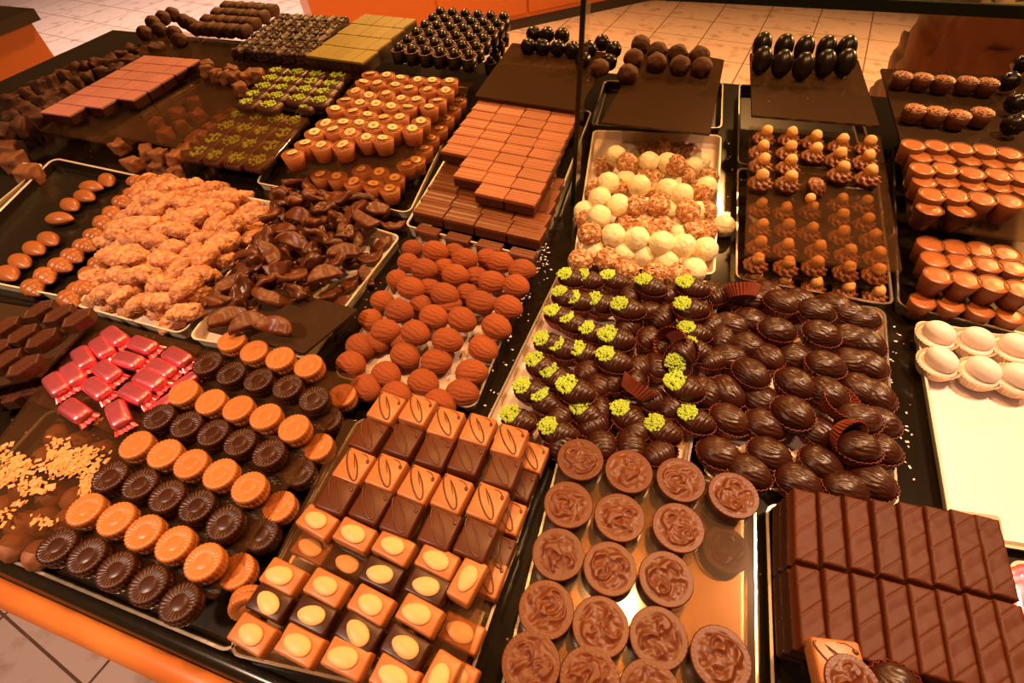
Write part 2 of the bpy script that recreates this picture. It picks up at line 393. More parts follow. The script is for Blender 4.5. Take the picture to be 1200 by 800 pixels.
def ridged(a, b, c, amp, nrid, mt, seed, cup=None, cupr=None, squash=1):
    def fn(u, p):
        x, y, z = ell(u, p, a, b, c); X = x / a; s = math.sin(u)
        w = .8 * nz(X * 1.4, math.cos(p), math.sin(p) + seed * 3.1, 1.2) + .35 * nz(X * 3, math.cos(p) * 2, seed, 2)
        rr = math.cos(nrid * (p + .35 * w)); rr = 1 - 2 * abs(rr) ** .7
        d = -amp * rr * min(1, s * 1.3) + amp * .5 * nz(X * 3, math.cos(p) * 2, math.sin(p) * 2 + seed, 1.5)
        k = 1 + d / b; t = 1 - .12 * X
        return (x, y * k * t, z * k)
    z0 = c * .95
    g = G().add(*mv(blob(30, 90, fn), (0, 0, z0)))
    parts = [('nut_shape', g.mesh('nut_shape', mt))]
    if cup:
        vs, fs = fluted(1, .78, c * 1.05, 26, .035, .03)
        sx, sy = a * 1.06, b * 1.12
        parts.append(('paper_cup', G().add([(x * sx, y * sy, z) for x, y, z in vs], fs).mesh('paper_cup', cup, False)))
    return parts
for q in range(4):
    kind('walnut%d' % q, .0250, ridged(.0200, .0162, .0128, .00080, 13, 'dark', q, 'paper'))
    kind('cocoa%d' % q, .0225, [('cocoa_almond', ridged(.0168, .0135, .0115, .00060, 8, 'cocoa', q + 7)[0][1])])

def pshell(seed, crumb=True):
    rng = random.Random(seed); a, b, c = .0195, .0138, .0120
    def fn(u, p):
        x, y, z = ell(u, p, a, b, c); X = x / a
        rib = abs(math.sin(12 * u + .8 * math.cos(p))) ** .6 * min(1, math.sin(u) * 1.4) * (1 if X > -.15 or not crumb else 0)
        k = 1 + .085 * rib; t = 1 - .30 * max(0, X) ** 1.5
        y2 = y * k * t + .004 * max(0, X) ** 2; z2 = z * k * t
        if crumb and X < -.05: z2 = min(z2, c * (.58 + .4 * max(0, X + .25)))
        return (x, y2, z2 + c * .95)
    g = G().add(*blob(56, 40, fn))
    lob = mv(blob(10, 16, lambda u, p: tuple(q * (1 + .05 * math.cos(5 * p)) for q in ell(u, p, .0052, .0048, .0045))), (.0118, .005, c * 1.15), Rz(.5))
    g.add(*lob)
    parts = [('shell_body', g.mesh('shell_body', 'dark'))]
    if crumb: parts.append(('pistachio_crumbs', mv_g(crumbs(150, .0098, .0104, .0025, seed, c * 1.57, .0022), (-.0102, 0, 0)).mesh('pistachio_crumbs', 'pist', False)))
    vs, fs = fluted(1, .78, c * 1.0, 26, .035, .03)
    parts.append(('paper_cup', G().add([(x * a * 1.06, y * b * 1.14, z) for x, y, z in vs], fs).mesh('paper_cup', 'paper', False)))
    return parts
def mv_g(g, loc, rot=None, s=1):
    g.v = mv((g.v, []), loc, rot, s)[0]; return g
for q in range(3): kind('pshell%d' % q, .0235, pshell(q)); kind('pbare%d' % q, .0235, pshell(q, False))

def ball(R, mt, name, amp=.03, sc=90, seed=0, fl=0, n=26):
    rng = random.Random(seed)
    def fn(u, p):
        x, y, z = ell(u, p, R, R, R * .95); k = 1 + amp * nz(x + seed, y, z, sc) + amp * .5 * nz(x, y + seed, z, sc * 2.6)
        return (x * k, y * k, z * k + R * .93)
    g = G().add(*blob(n, n + 8, fn))
    for i in range(fl):
        u, p = math.acos(rng.uniform(-.9, 1)), rng.uniform(0, 6.3); d = Vector((math.sin(u) * math.cos(p), math.sin(u) * math.sin(p), math.cos(u)))
        q = rbox(rng.uniform(.0025, .0055), rng.uniform(.002, .0036), .0009, .0003, 1)
        g.add(*mv(q, d * R * .985 + Vector((0, 0, R * .93)), d.to_track_quat('Z', 'Y').to_matrix() @ Rz(rng.uniform(0, 6)) @ RX(rng.uniform(-.25, .25))))
    return single(g, name, mt, True)
for q in range(3):
    kind('wtruf%d' % q, .0297, ball(.0158, 'white', 'white_truffle', .05, 110, q * 3))
    kind('ftruf%d' % q, .0290, ball(.0154, 'flake', 'flaked_truffle', .06, 160, q * 5, 120))
    kind('dtruf%d' % q, .028, ball(.0148, 'truf', 'cocoa_truffle', .10, 130, q * 5))
    kind('btruf%d' % q, .026, ball(.0138, 'black', 'glazed_truffle', .08, 120, q * 4, 14))

def rock(seed):
    rng = random.Random(seed); a = rng.uniform(.0185, .0235); b = rng.uniform(.0100, .0120); c = b * .9
    def fn(u, p):
        x, y, z = ell(u, p, a, b, c); n1 = nz(x + seed, y, z, 110); n2 = nz(x, y + seed, z, 300)
        k = 1 + .22 * n1 + .20 * n2 + .10 * nz(x, y, z + seed, 620); return (x * (1 + .1 * n1), y * k, z * k + c)
    g = G().add(*blob(34, 34, fn))
    for i in range(9):
        u, p = rng.uniform(.3, 2.9), rng.uniform(0, 6.3); x, y, z = fn(u, p); d = Vector((x * .4, y, z - c)).normalized()
        q = blob(6, 8, lambda u, p: ell(u, p, rng.uniform(.0035, .0038), .0017, .0007))
        g.add(*mv(q, (x, y, z), d.to_track_quat('Z', 'Y').to_matrix() @ Rz(rng.uniform(0, 6)) @ RX(rng.uniform(-.5, .5))), 1)
    return single(g, 'almond_rock', ['rock', 'sliver'])
for q in range(6): kind('rock%d' % q, .018, rock(q))

def cluster(seed, kindn):
    rng = random.Random(seed); g = G()
    if kindn == 'slice':        # half moon, dipped, with a raised rind
        R = .0185; th = .0042; bend = rng.uniform(-1, 1)
        def fn(u, p):
            s = math.sin(u); x = R * math.cos(u); cy = math.cos(p); y = R * .80 * s * cy; z = th * (abs(s) ** .5) * math.sin(p)
            if y < 0: y *= .18
            e = (x / R) ** 2 + (y / (R * .8)) ** 2
            z *= 1 + .5 * math.exp(-((e - .85) / .15) ** 2)
            q = 1 + .05 * nz(x + seed, y, 0, 90)
            z += .005 * bend * (x / R) ** 2 + .0022 * nz(x, y + seed, 0, 130); return (x * q, y * q - .006, z + .006)
        g.add(*blob(36, 34, fn))
    else:                       # folded lumps of candied peel
        for k in range(2):
            a, b, c = rng.uniform(.012, .016), rng.uniform(.0075, .010), rng.uniform(.004, .006); s0 = rng.uniform(0, 9)
            def fn(u, p):
                x, y, z = ell(u, p, a, b, c); n1 = nz(x + s0, y, z, 120); n2 = nz(x, y + s0, z, 60)
                f = abs(math.sin(x * 260 + 3 * n2 + s0)) ** .5
                return (x * (1 + .3 * n2), y * (1 + .35 * n1 - .22 * f), z * (1 + .5 * n1) + .007 * n2 + .0045 * (x / a) ** 2 * math.cos(s0))
            g.add(*mv(blob(36, 30, fn), (rng.uniform(-.005, .005), rng.uniform(-.005, .005), .006 + k * .0045), Rz(rng.uniform(0, 6.3)) @ RX(rng.uniform(-.9, .9))))
    return single(g, 'candied_peel', 'brown' if kindn == 'slice' else 'darkb')
for q in range(4): kind('slice%d' % q, .012, cluster(q, 'slice')); kind('curl%d' % q, .016, cluster(q + 3, 'curl'))

def husk(rib):
    a, b, c = .0215, .0118, .0098
    def half(up):
        def fn(u, p):
            s = math.sin(u); x = a * math.cos(u); pinch = 1 - .38 * abs(math.cos(u)) ** 2
            y = b * s * math.cos(p) * pinch; zz = math.sin(p); z = (c if up else c * .8) * s * zz * pinch
            if up: z = max(z, 0)
            else: z = min(z, -.0003)
            if rib and up: k = .86 + .24 * abs(math.sin(6.5 * u)) ** .8 * s; y *= k; z *= k
            return (x, y, z + c * .8)
        return blob(48, 28, fn)
    return [('upper_half', G().add(*half(True)).mesh('upper_half', 'milk2')), ('lower_half', G().add(*half(False)).mesh('lower_half', 'dark'))]
kind('husk_ribbed', .0176, husk(True)); kind('husk_smooth', .0176, husk(False))

def hexa():
    a, b, h = .0175, .0098, .0125; pts = [(a, 0), (a * .5, b), (-a * .5, b), (-a, 0), (-a * .5, -b), (a * .5, -b)]
    g = G(); vs = []; fs = []
    loops = [(1.0, 0), (1.0, h * .85), (.975, h * .95), (.93, h), (.86, h), (.80, h * .93), (.5, h * .92)]
    for s, z in loops: vs += [(x * s, y * s, z) for x, y in pts]
    for i in range(len(loops) - 1):
        for k in range(6): fs.append((i * 6 + k, i * 6 + (k + 1) % 6, i * 6 + 6 + (k + 1) % 6, i * 6 + 6 + k))
    fs.append(tuple(range(6))[::-1]); fs.append(tuple((len(loops) - 1) * 6 + k for k in range(6)))
    rel = G(); rng = random.Random(3)
    for k in range(5): rel.add(*mv(rbox(.0016, .004, .0009, .0003, 1), (-.0075 + k * .0038, 0, h * .9), Rz(rng.uniform(-.3, .3))))
    return [('coating', g.add(vs, fs).mesh('coating', 'hexm', False)), ('relief', rel.mesh('relief', 'hexm', False))]
kind('hexagon', .0125, hexa())

def candy(seed):
    l, w, h = .0340, .0178, .0118
    def fn(x, y, z):
        e = abs(x) / (l / 2); k = 1 - .10 * e ** 4
        d = .0005 * nz(x * .3 + seed, y * 3, z * 3, 150) + .0002 * nz(x + seed, y, z, 420)
        return (x, y * k + d, (z - h / 2) * k + h / 2 + d)
    g = G().add(*rbox(l, w, h, .0050, 4, fn, 5))
    fl = G()
    def flap(s):
        vs = []; n = 12
        for i in range(2):
            for k in range(n + 1):
                y = (k / n - .5) * w * (.88 + .25 * i); z = h * (.35 - .25 * i) + .0009 * math.sin(k * 2.4 + seed); vs.append((s * (l / 2 - .0015 + .0045 * i), y, z))
        top = [(x, y, z + .0009) for x, y, z in vs]; N = n + 1
        fs = [(k, k + 1, N + k + 1, N + k) for k in range(n)]; fs2 = [tuple(2 * N + i for i in f)[::-1] for f in fs]
        sd = [(k, k + 1, 2 * N + k + 1, 2 * N + k)[::-1] for k in range(n)] + [(N + k, N + k + 1, 3 * N + k + 1, 3 * N + k) for k in range(n)]
        return vs + top, fs + fs2 + sd
    fl.add(*flap(1)); fl.add(*flap(-1))
    return [('foil_wrap', g.mesh('foil_wrap', 'foil')), ('folded_end', G().add(*flap(1)).mesh('folded_end', 'foil', False)), ('folded_end', G().add(*flap(-1)).mesh('folded_end', 'foil', False))]
for q in range(4): kind('candy%d' % q, .0115, candy(q * 2.3))

def cup(rt, rb, h, shell, fill, th=.0009, lip=.0008, dome=.0006, tip=False, nf=48):
    s = G().add(*revolve([(0, 0), (rb * .95, 0), (rb, .0006), (rt, h - .0002), (rt - th * .5, h), (rt - th, h - .0003), (rt - th, h - lip), (rt - th * 1.1, h - lip * 2), (0, h - lip * 2.2)], nf))
    pr = [(0, h - lip * 2), (rt - th, h - lip * 1.6), (rt - th * 1.05, h - lip), ((rt - th) * .6, h - lip + dome), ((rt - th) * .16, h - lip + dome * 1.4), (0, h - lip + dome * (3.2 if tip else 1.5))]
    return [('cup_shell', s.mesh('cup_shell', shell)), ('filling', G().add(*revolve(pr, nf)).mesh('filling', fill))]
kind('milkcup', .025, cup(.0150, .0108, .025, 'cupm', 'fillm', dome=.00015, tip=True))

def rosette(R, z0, hh, turns, mt, name, lobes=9, tw=2.6):
    prof = [(0, z0), (R * .9, z0), (R, z0 + hh * .12), (R * .95, z0 + hh * .3), (R * .80, z0 + hh * .38), (R * .84, z0 + hh * .5), (R * .72, z0 + hh * .64), (R * .52, z0 + hh * .7), (R * .5, z0 + hh * .85), (R * .25, z0 + hh * .97), (0, z0 + hh)]
    def fn(i, t, r, z):
        q = (z - z0) / hh; k = 1 + .11 * math.cos(lobes * (t + tw * q) )
        return (r * k * math.cos(t), r * k * math.sin(t), z + .0006 * math.cos(lobes * (t + tw * q)))
    return (name, G().add(*revolve(prof, 90, fn)).mesh(name, mt))
def nutcup(seed):
    p = cup(.0140, .0108, .023, 'nutshell', 'tan', .0008, .0012)
    p.append(rosette(.0100, .0212, .0035, 1, 'tan', 'piped_cream', 7, 1.5))
    rng = random.Random(seed); R = rng.uniform(.0066, .0076)
    ring = G().add(*mv(revolve([(0, 0), (R * .9, 0), (R, .0007), (R * .93, .0015), (R * .45, .0014), (R * .36, .0009), (0, .0009)], 24), (0, 0, .0244), RX(rng.uniform(-.2, .2)) @ RY(rng.uniform(-.2, .2))))
    core = G().add(*mv(revolve([(0, 0), (R * .3, 0), (R * .34, .0010), (0, .0013)], 16), (0, 0, .0245)))
    p.append(('hazelnut_slice', ring.mesh('hazelnut_slice', 'nutring'))); p.append(('nut_core', core.mesh('nut_core', 'hazel_core'))); return p
for q in range(3): kind('nutcup%d' % q, .026, nutcup(q))

def swirl(nut=True):
    p = [('cup_shell', G().add(*revolve([(0, 0), (.0100, 0), (.0108, .0006), (.0133, .0055), (.013, .006), (0, .0062)], 40)).mesh('cup_shell', 'dark'))]
    p.append(rosette(.0142, .0055, .0115, 1, 'swirl', 'piped_cream', 8, 1.3))
    if nut: p.append(('hazelnut', G().add(*blob(14, 18, lambda u, q: tuple(Vector(ell(u, q, .0074, .0070, .0078)) * (1 + .05 * math.cos(5 * q) * math.sin(u)) + Vector((0, 0, .0190))))).mesh('hazelnut', 'hazel')))
    return p
kind('swirl', .0265, swirl()); kind('swirl_bare', .017, swirl(False))
kind('rosette', .024, [('cup_shell', G().add(*revolve([(0, 0), (.0115, 0), (.0122, .0006), (.0135, .008), (.0142, .019), (.0135, .020), (0, .0198)], 40)).mesh('cup_shell', 'nutshell2')), rosette(.0125, .0195, .0045, 1, 'tan', 'piped_cream', 6, 3)])

def cherry():
    p = cup(.0118, .0105, .022, 'black', 'dark', .001, .001)
    p.append(('glazed_cherry', G().add(*blob(14, 18, lambda u, q: tuple(Vector(ell(u, q, .0072, .0072, .0072)) + Vector((0, 0, .0262))))).mesh('glazed_cherry', 'black')))
    p.append(('rim', G().add(*revolve([(.0088, .0212), (.0118, .0214), (.0125, .0222), (.0115, .0232), (.0090, .0228), (.0088, .0212)], 30, None, False, False)).mesh('rim', 'darkb')))
    return p
kind('cherry', .0334, cherry())

def block(l, w, h, mt, top=None, grooves=0, name='block'):
    if grooves:
        g = G(); vs = []; fs = []; prof = []
        n = grooves * 6
        for i in range(n + 1):
            y = -w / 2 + w * i / n; z = h - .0008 * (0.5 - .5 * math.cos(2 * math.pi * i / 6)) ** 3 * (1 if 0 < i < n else 0)
            if i in (0, n): z = h - .0006
            prof.append((y, z))
        for x in (-l / 2, -l / 2 + .0006, l / 2 - .0006, l / 2):
            e = abs(abs(x) - l / 2) < 1e-6
            vs += [(x, y, z - (.0006 if e else 0)) for y, z in prof]
            vs += [(x, w / 2, 0), (x, -w / 2, 0)]
        N = n + 3
        for i in range(3):
            for k in range(N): fs.append((i * N + k, i * N + (k + 1) % N, (i + 1) * N + (k + 1) % N, (i + 1) * N + k))
        fs.append(tuple(range(N))[::-1]); fs.append(tuple(3 * N + k for k in range(N)))
        gb = G().add([(x, y, z * .72) for x, y, z in rbox(l * .99, w * .99, h, .0006, 1)[0]], rbox(l * .99, w * .99, h, .0006, 1)[1])
        vt = [(x, y, z if z > h * .5 else h * .72) for x, y, z in vs]
        return [('nougat_layers', g.add(vt, fs).mesh('nougat_layers', mt, False)), ('base', gb.mesh('base', 'darkm', False))]
    if top:
        return [('body', G().add(*rbox(l, w, h * .82, .0008, 2)).mesh('body', mt, False)), ('top_layer', G().add(*mv(rbox(l * 1.01, w * 1.01, h * .18, .0006, 2), (0, 0, h * .82))).mesh('top_layer', top, False))]
    return single(G().add(*rbox(l, w, h, .0012, 2)), name, mt, False)
kind('nougat', .017, block(.0355, .0150, .017, 'gianduja', None, 3))
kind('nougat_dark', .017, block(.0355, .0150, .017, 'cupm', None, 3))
kind('nougat_fine', .017, block(.0355, .0150, .017, 'gianduja', None, 5))
kind('pinkblock', .018, block(.036, .021, .018, 'dark', 'pink'))
kind('oliveblock', .018, block(.0215, .044, .018, 'dark', 'olive'))
def pistblock(seed):
    return [('coating', G().add(*rbox(.033, .0185, .014, .0045, 3)).mesh('coating', 'hexm')), ('pistachio_crumbs', crumbs(34, .0115, .0065, .0024, seed, .0145, .0008).mesh('pistachio_crumbs', 'pist', False))]
for q in range(4): kind('pistblock%d' % q, .016, pistblock(q))
def rough(l, w, h, mt, name, amp, sc, seed, cuts=5, bev=.003):
    def fn(x, y, z): 
        n = Vector((nz(x + seed, y, z, sc), nz(x, y + seed, z, sc), nz(x, y, z + seed, sc))) * amp; return (x + n.x, y + n.y, z + n.z)
    return single(G().add(*rbox(l, w, h, bev, 2, fn, cuts)), name, mt)
for q in range(3):
    kind('cube%d' % q, .022, rough(.025, .023, .022, 'truf', 'truffle_cube', .005, 80, q + 2))
    kind('roughsq%d' % q, .020, rough(.028, .028, .020, 'truf2', 'rough_square', .006, 160, q + 7))
    kind('log%d' % q, .026, rough(.040, .026, .026, 'truf', 'truffle_log', .003, 120, q + 9, 6, .010))
for q in range(3):
    kind('dtrufm%d' % q, .028, ball(.0148, 'trufm', 'milk_truffle', .10, 130, q * 5))
    kind('cubem%d' % q, .022, rough(.025, .023, .022, 'trufm', 'milk_cube', .004, 80, q + 5))
kind('milkcup_d', .025, cup(.0150, .0105, .025, 'dark', 'fillm', tip=True))
kind('hzl', .0124, single(G().add(*blob(14, 18, lambda u, q: tuple(Vector(ell(u, q, .0062, .0060, .0062)) * (1 + .03 * math.cos(6 * q)) + Vector((0, 0, .0062))))), 'hazelnut', 'hazel'))
kind('blackalmond', .030, single(G().add(*mv(blob(24, 20, lambda u, p: tuple(Vector(ell(u, p, .0225, .0165, .0150)) * (1 + .02 * math.cos(3 * p)))), (0, 0, .0165), RY(-1.0))), 'black_almond', 'black'))

def tart(seed):
    rng = random.Random(seed)
    return [('paper_cup', G().add(*fluted(.0205, .0150, .013, 36, .03, .0006)).mesh('paper_cup', 'wpaper', False)),
            ('praline_base', G().add(*revolve([(0, .001), (.0145, .001), (.0178, .011), (.016, .013), (0, .0145)], 40)).mesh('praline_base', 'cream')),
            ('egg_half', G().add(*mv(blob(22, 28, lambda u, p: ell(u, p, .0155, .0125, .0115)), (0, 0, .0175), RY(rng.uniform(-.3, -.1)) )).mesh('egg_half', 'cream'))]
for q in range(3): kind('tart%d' % q, .027, tart(q))

# ---------------------------------------------------------------- placing
ORD = ['zeroth', 'first', 'second', 'third', 'fourth', 'fifth', 'sixth', 'seventh', 'eighth', 'ninth', 'tenth', 'eleventh', 'twelfth', 'thirteenth', 'fourteenth', 'fifteenth', 'sixteenth', 'seventeenth', 'eighteenth', 'nineteenth', 'twentieth']
def short(t):
    for a_, b_ in ((' from left in the ', ' in the '), (' in the ', ' in '), (' from the front', ' from front'), (' with ', ' '), (' of the ', ' of ')):
        if len(t.replace('-', ' ').split()) > 16: t = t.replace(a_, b_)
    return t
def place(kd, name, loc, rz=0, label='', cat='', group='', sc=1, rx=0, ry=0):
    label = short(label)
    h, parts = K[kd]; eu = (rx, ry, rz)
    if not isinstance(sc, (tuple, list)): sc = (sc, sc, sc)
    if len(parts) == 1:
        r = bpy.data.objects.new(name, parts[0][1])
    else:
        r = bpy.data.objects.new(name, None); r.empty_display_size = .01
        for p in parts:
            c = bpy.data.objects.new(p[0], p[1]); c.parent = r; C.objects.link(c)
            if p[0] == 'pistachio_crumbs': c['kind'] = 'stuff'
    C.objects.link(r); r.location = loc; r.rotation_euler = eu; r.scale = sc
    r['label'] = label; r['category'] = cat
    if group: r['group'] = group
    return r
rr = random.Random(11)
def put(kd, name, px, py, ht, rz=0, label='', cat='praline', group='', sc=1, rx=0, ry=0):
    """top centre of the thing seen at (px, py), ht above the deck"""
    q = P(px, py, ht); s = sc if not isinstance(sc, (tuple, list)) else sc[2]
    q.z -= K[kd][0] * s
    return place(kd, name, q, rz, label, cat, group, sc, rx, ry)
def num(s, n=3): return s + str(rr.randrange(n))
def grid(A, B, D, nr, nc, h):
    """rows from back (A left, B right) to front (D left); world points and yaw"""
    a, b, d = P(*A, h), P(*B, h), P(*D, h); u = (b - a) / max(1, nc - 1); v = (d - a) / max(1, nr - 1)
    return [[a + u * c + v * r for c in range(nc)] for r in range(nr)], math.atan2(u.y, u.x), u.length, v.length
def putgrid(G_, yaw, kd, name, h, desc, cat, group, where='', skip=(), n=0, jit=.0004, sc=1, jr=.02):
    nr = len(G_)
    for r, row in enumerate(G_):
        cs = [c for c in range(len(row)) if (r, c) not in skip]
        for i, c in enumerate(cs):
            k = kd(r, c) if callable(kd) else (num(kd, n) if n else kd); q = row[c].copy(); s = sc if not isinstance(sc, tuple) else sc[2]
            q.z = TZ + h - K[k][0] * s; q.x += rr.uniform(-jit, jit); q.y += rr.uniform(-jit, jit)
            dd = desc(r, c) if callable(desc) else desc
            place(k, name, q, yaw + rr.uniform(-jr, jr), f'{dd}, {ORD[i + 1]} in the {ORD[nr - r]} row from the front{where}', cat, group, sc)

def rquad(pts, r, n=6):
    """rounded polygon of world xy points"""
    out = []; N = len(pts)
    for i in range(N):
        p, a, b = Vector(pts[i][:2]), Vector(pts[i - 1][:2]), Vector(pts[(i + 1) % N][:2])
        u = (a - p).normalized(); v = (b - p).normalized(); h = math.acos(max(-1, min(1, u.dot(v)))) / 2
        d = r / math.tan(h); c = p + (u + v).normalized() * (r / math.sin(h)); s = p + u * d - c; e = p + v * d - c
        a0 = math.atan2(s.y, s.x); a1 = math.atan2(e.y, e.x); da = (a1 - a0 + math.pi) % (2 * math.pi) - math.pi
        for k in range(n + 1): t = a0 + da * k / n; out.append(c + Vector((math.cos(t), math.sin(t))) * r)
    return out
def inset(poly, d):
    N = len(poly); out = []
    area = sum(poly[i].x * poly[(i + 1) % N].y - poly[(i + 1) % N].x * poly[i].y for i in range(N)); sg = 1 if area > 0 else -1
    for i in range(N):
        t = (poly[(i + 1) % N] - poly[i - 1]).normalized(); out.append(poly[i] + Vector((-t.y, t.x)) * d * sg)
    return out
def loops_mesh(loops, name, mats, mi=None, smooth=False):
    g = G(); N = len(loops[0][0]); vs = []
    for poly, z in loops: vs += [(p.x, p.y, z) for p in poly]
    g.add(vs, [])
    for i in range(len(loops) - 1):
        for k in range(N): g.f.append((i * N + k, i * N + (k + 1) % N, (i + 1) * N + (k + 1) % N, (i + 1) * N + k)); g.m.append(mi[i] if mi else 0)
    g.f.append(tuple(range(N))[::-1]); g.m.append(0)
    g.f.append(tuple((len(loops) - 1) * N + k for k in range(N))); g.m.append(mi[-1] if mi else 0)
    return g.mesh(name, mats, smooth)
def mkobj(name, me, label=None, cat=None, group=None, kind_=None, parent=None):
    o = bpy.data.objects.new(name, me); C.objects.link(o)
    if label: o['label'] = label
    if cat: o['category'] = cat
    if group: o['group'] = group
    if kind_: o['kind'] = kind_
    if parent: o.parent = parent
    return o
def tray(quad, label, h=.016, base=0, rim='traysteel', floor='traypaper', r=.012, name='serving_tray'):
    """quad: rim corners in the photo, h = rim height above the deck"""
    w = [P(x, y, h) for x, y in quad]; po = rquad(w, r); z0 = TZ + base + .0002; z1 = TZ + h
    L = [(inset(po, .006), z0), (inset(po, .004), z0), (inset(po, .0015), z1 - .002), (po, z1 - .0015), (po, z1), (inset(po, .0022), z1), (inset(po, .003), z1 - .0012), (inset(po, .0055), z0 + .0025), (inset(po, .008), z0 + .0016)]
    return mkobj(name, loops_mesh(L, name, [rim, floor], [0, 0, 0, 0, 0, 0, 1, 1, 1]), label, 'tray', 'serving trays on the counter')
def plate(quad, h, label, mt='glass', th=.0035, r=.003, name='glass_plate', cat='plate'):
    w = [P(x, y, h) for x, y in quad]; po = rquad(w, r, 3); z1 = TZ + h
    L = [(inset(po, .0004), z1 - th), (po, z1 - th + .0004), (po, z1 - .0004), (inset(po, .0004), z1)]
    return mkobj(name, loops_mesh(L, name, [mt]), label, cat, 'glass tiers on the counter')

# ---------------------------------------------------------------- setting
def boxmesh(name, lo, hi, mt):
    x0, y0, z0 = lo; x1, y1, z1 = hi
    vs = [(x0, y0, z0), (x1, y0, z0), (x1, y1, z0), (x0, y1, z0), (x0, y0, z1), (x1, y0, z1), (x1, y1, z1), (x0, y1, z1)]
    return G().add(vs, [(3, 2, 1, 0), (4, 5, 6, 7), (0, 1, 5, 4), (1, 2, 6, 5), (2, 3, 7, 6), (3, 0, 4, 7)]).mesh(name, mt, False)
mkobj('floor', boxmesh('floor', (-9, -3, -.05), (6, 9, 0), 'floor'), kind_='structure')
mkobj('wall_back', boxmesh('wall_back', (-9, 9, 0), (6, 9.1, 3), 'wallc'), kind_='structure')
mkobj('wall_left', boxmesh('wall_left', (-9.1, -3, 0), (-9, 9, 3), 'wallc'), kind_='structure')
cnt = bpy.data.objects.new('display_counter', None); C.objects.link(cnt)
cnt['label'] = 'long display counter with black speckled top and orange wooden front edge'; cnt['category'] = 'counter'
XL, XR, YF, YB = -1.52, 1.15, -.006, 1.11
mkobj('counter_top', boxmesh('counter_top', (XL, YF, TZ - .03), (XR, YB, TZ), 'deck'), parent=cnt)
def extr(name, prof, x0, x1, mt, parent, smooth=True):
    n = len(prof); vs = [(x0, y, z) for y, z in prof] + [(x1, y, z) for y, z in prof]
    fs = [(k, (k + 1) % n, n + (k + 1) % n, n + k)[::-1] for k in range(n)] + [tuple(range(n)), tuple(range(n, 2 * n))[::-1]]
    return mkobj(name, G().add(vs, fs).mesh(name, mt, smooth), parent=parent)
rp = [(YF, TZ - .03), (YF, TZ + .001)] + [(YF - .006 - .006 * math.cos(t), TZ - .001 + .005 * math.sin(t)) for t in [0.3 + i * .28 for i in range(10)][::-1]] + [(YF - .012, TZ - .03)]
rp = [(-.004, TZ - .03), (-.004, TZ + .002), (-.007, TZ + .004), (-.011, TZ + .004), (-.015, TZ + .002), (-.018, TZ - .003), (-.019, TZ - .03)]
extr('front_rail', rp, XL, XR, 'trayblack', cnt)
extr('wooden_edge', [(-.019, TZ - .05), (-.019, TZ - .006), (-.024, TZ - .004), (-.032, TZ - .006), (-.038, TZ - .012), (-.040, TZ - .05)], XL, XR, 'wood', cnt)
mkobj('base_cabinet', boxmesh('base_cabinet', (XL + .03, -.0, .08), (XR - .03, YB - .03, TZ - .03), 'orange'), parent=cnt)
mkobj('plinth', boxmesh('plinth', (XL + .06, .04, 0), (XR - .06, YB - .06, .08), 'plinthblack'), parent=cnt)

# orange cabinets beyond the counter
a = P(602, 36, -TZ); b = P(671, 21, -TZ); u = (b - a).normalized(); w = Vector((-u.y, u.x, 0))
def slab(name, p, q, back, z0, z1, mt, parent=None, **k):
    pts = [p, q, q + w * back, p + w * back]
    return mkobj(name, loops_mesh([([Vector(x[:2]) for x in pts], z0), ([Vector(x[:2]) for x in pts], z1)], name, [mt]), parent=parent, **k)
ca = bpy.data.objects.new('shop_cabinet', None); C.objects.link(ca); ca['label'] = 'orange shop cabinet standing on the tiles behind the counter'; ca['category'] = 'cabinet'
slab('cabinet_body', a - u * 1.35, b + u * .9, .6, .07, 1.0, 'orange', ca)
slab('plinth', a - u * 1.34 + w * .01, b + u * .9 + w * .01, .55, 0, .07, 'plinthblack', ca)
slab('cabinet_door', a - u * .55 - w * .012, a + u * .1 - w * .012, .012, .1, .95, 'orange', ca)
slab('cabinet_door', a + u * .12 - w * .012, b + u * .5 - w * .012, .012, .1, .95, 'orange', ca)
cb = bpy.data.objects.new('side_cabinet', None); C.objects.link(cb); cb['label'] = 'orange side cabinet with a black top at the far end of the room'; cb['category'] = 'cabinet'
q = P(27, 12, 0); 
mkobj('cabinet_body', boxmesh('cabinet_body', (q.x - 1.0, q.y - .9, .06), (q.x, q.y, TZ - .03), 'orange'), parent=cb)
mkobj('cabinet_top', boxmesh('cabinet_top', (q.x - 1.02, q.y - .9, TZ - .03), (q.x + .02, q.y + .02, TZ), 'trayblack'), parent=cb)
mkobj('trim', boxmesh('trim', (q.x - .17, q.y - .8, .1), (q.x + .002, q.y - .79, TZ - .04), 'plinthblack'), parent=cb)
# ---------------------------------------------------------------- trays and glass tiers
tray([(868, 322), (862, 318), (866, 190), (1040, 205)][:0] or [(864, 196), (1030, 208), (1048, 358), (862, 326)], 'rimmed tray under the hazelnut rosettes', .018, floor='trayblack')  # black floor stands for shade under the glass; the base is light
tray([(866, 98), (1000, 104), (1030, 200), (864, 192)], 'rimmed tray at the back under the black almonds', .018, floor='trayblack')
tray([(708, 94), (848, 96), (846, 150), (692, 146)], 'added dark tray standing for shade behind the white truffles', .018, floor='trayblack')  # extra black tray painting the shade at the truffle tray's back
tray([(695, 152), (846, 158), (838, 322), (671, 308)], 'rimmed tray holding the white and flaked truffles', .016, rim='traywhite')
tray([(492, 272), (628, 303), (556, 480), (390, 440)], 'white lined tray holding the cocoa dusted almonds', .014)
tray([(566, 112), (694, 130), (628, 302), (474, 264)], 'rimmed tray under the layered nougat blocks', .020, rim='traywhite', floor='trayblack')
tray([(655, 318), (846, 330), (806, 552), (560, 512)], 'tray under the pistachio topped shells', .012)
tray([(860, 346), (1038, 360), (1054, 598), (822, 560)], 'tray under the dark walnut pralines', .012)
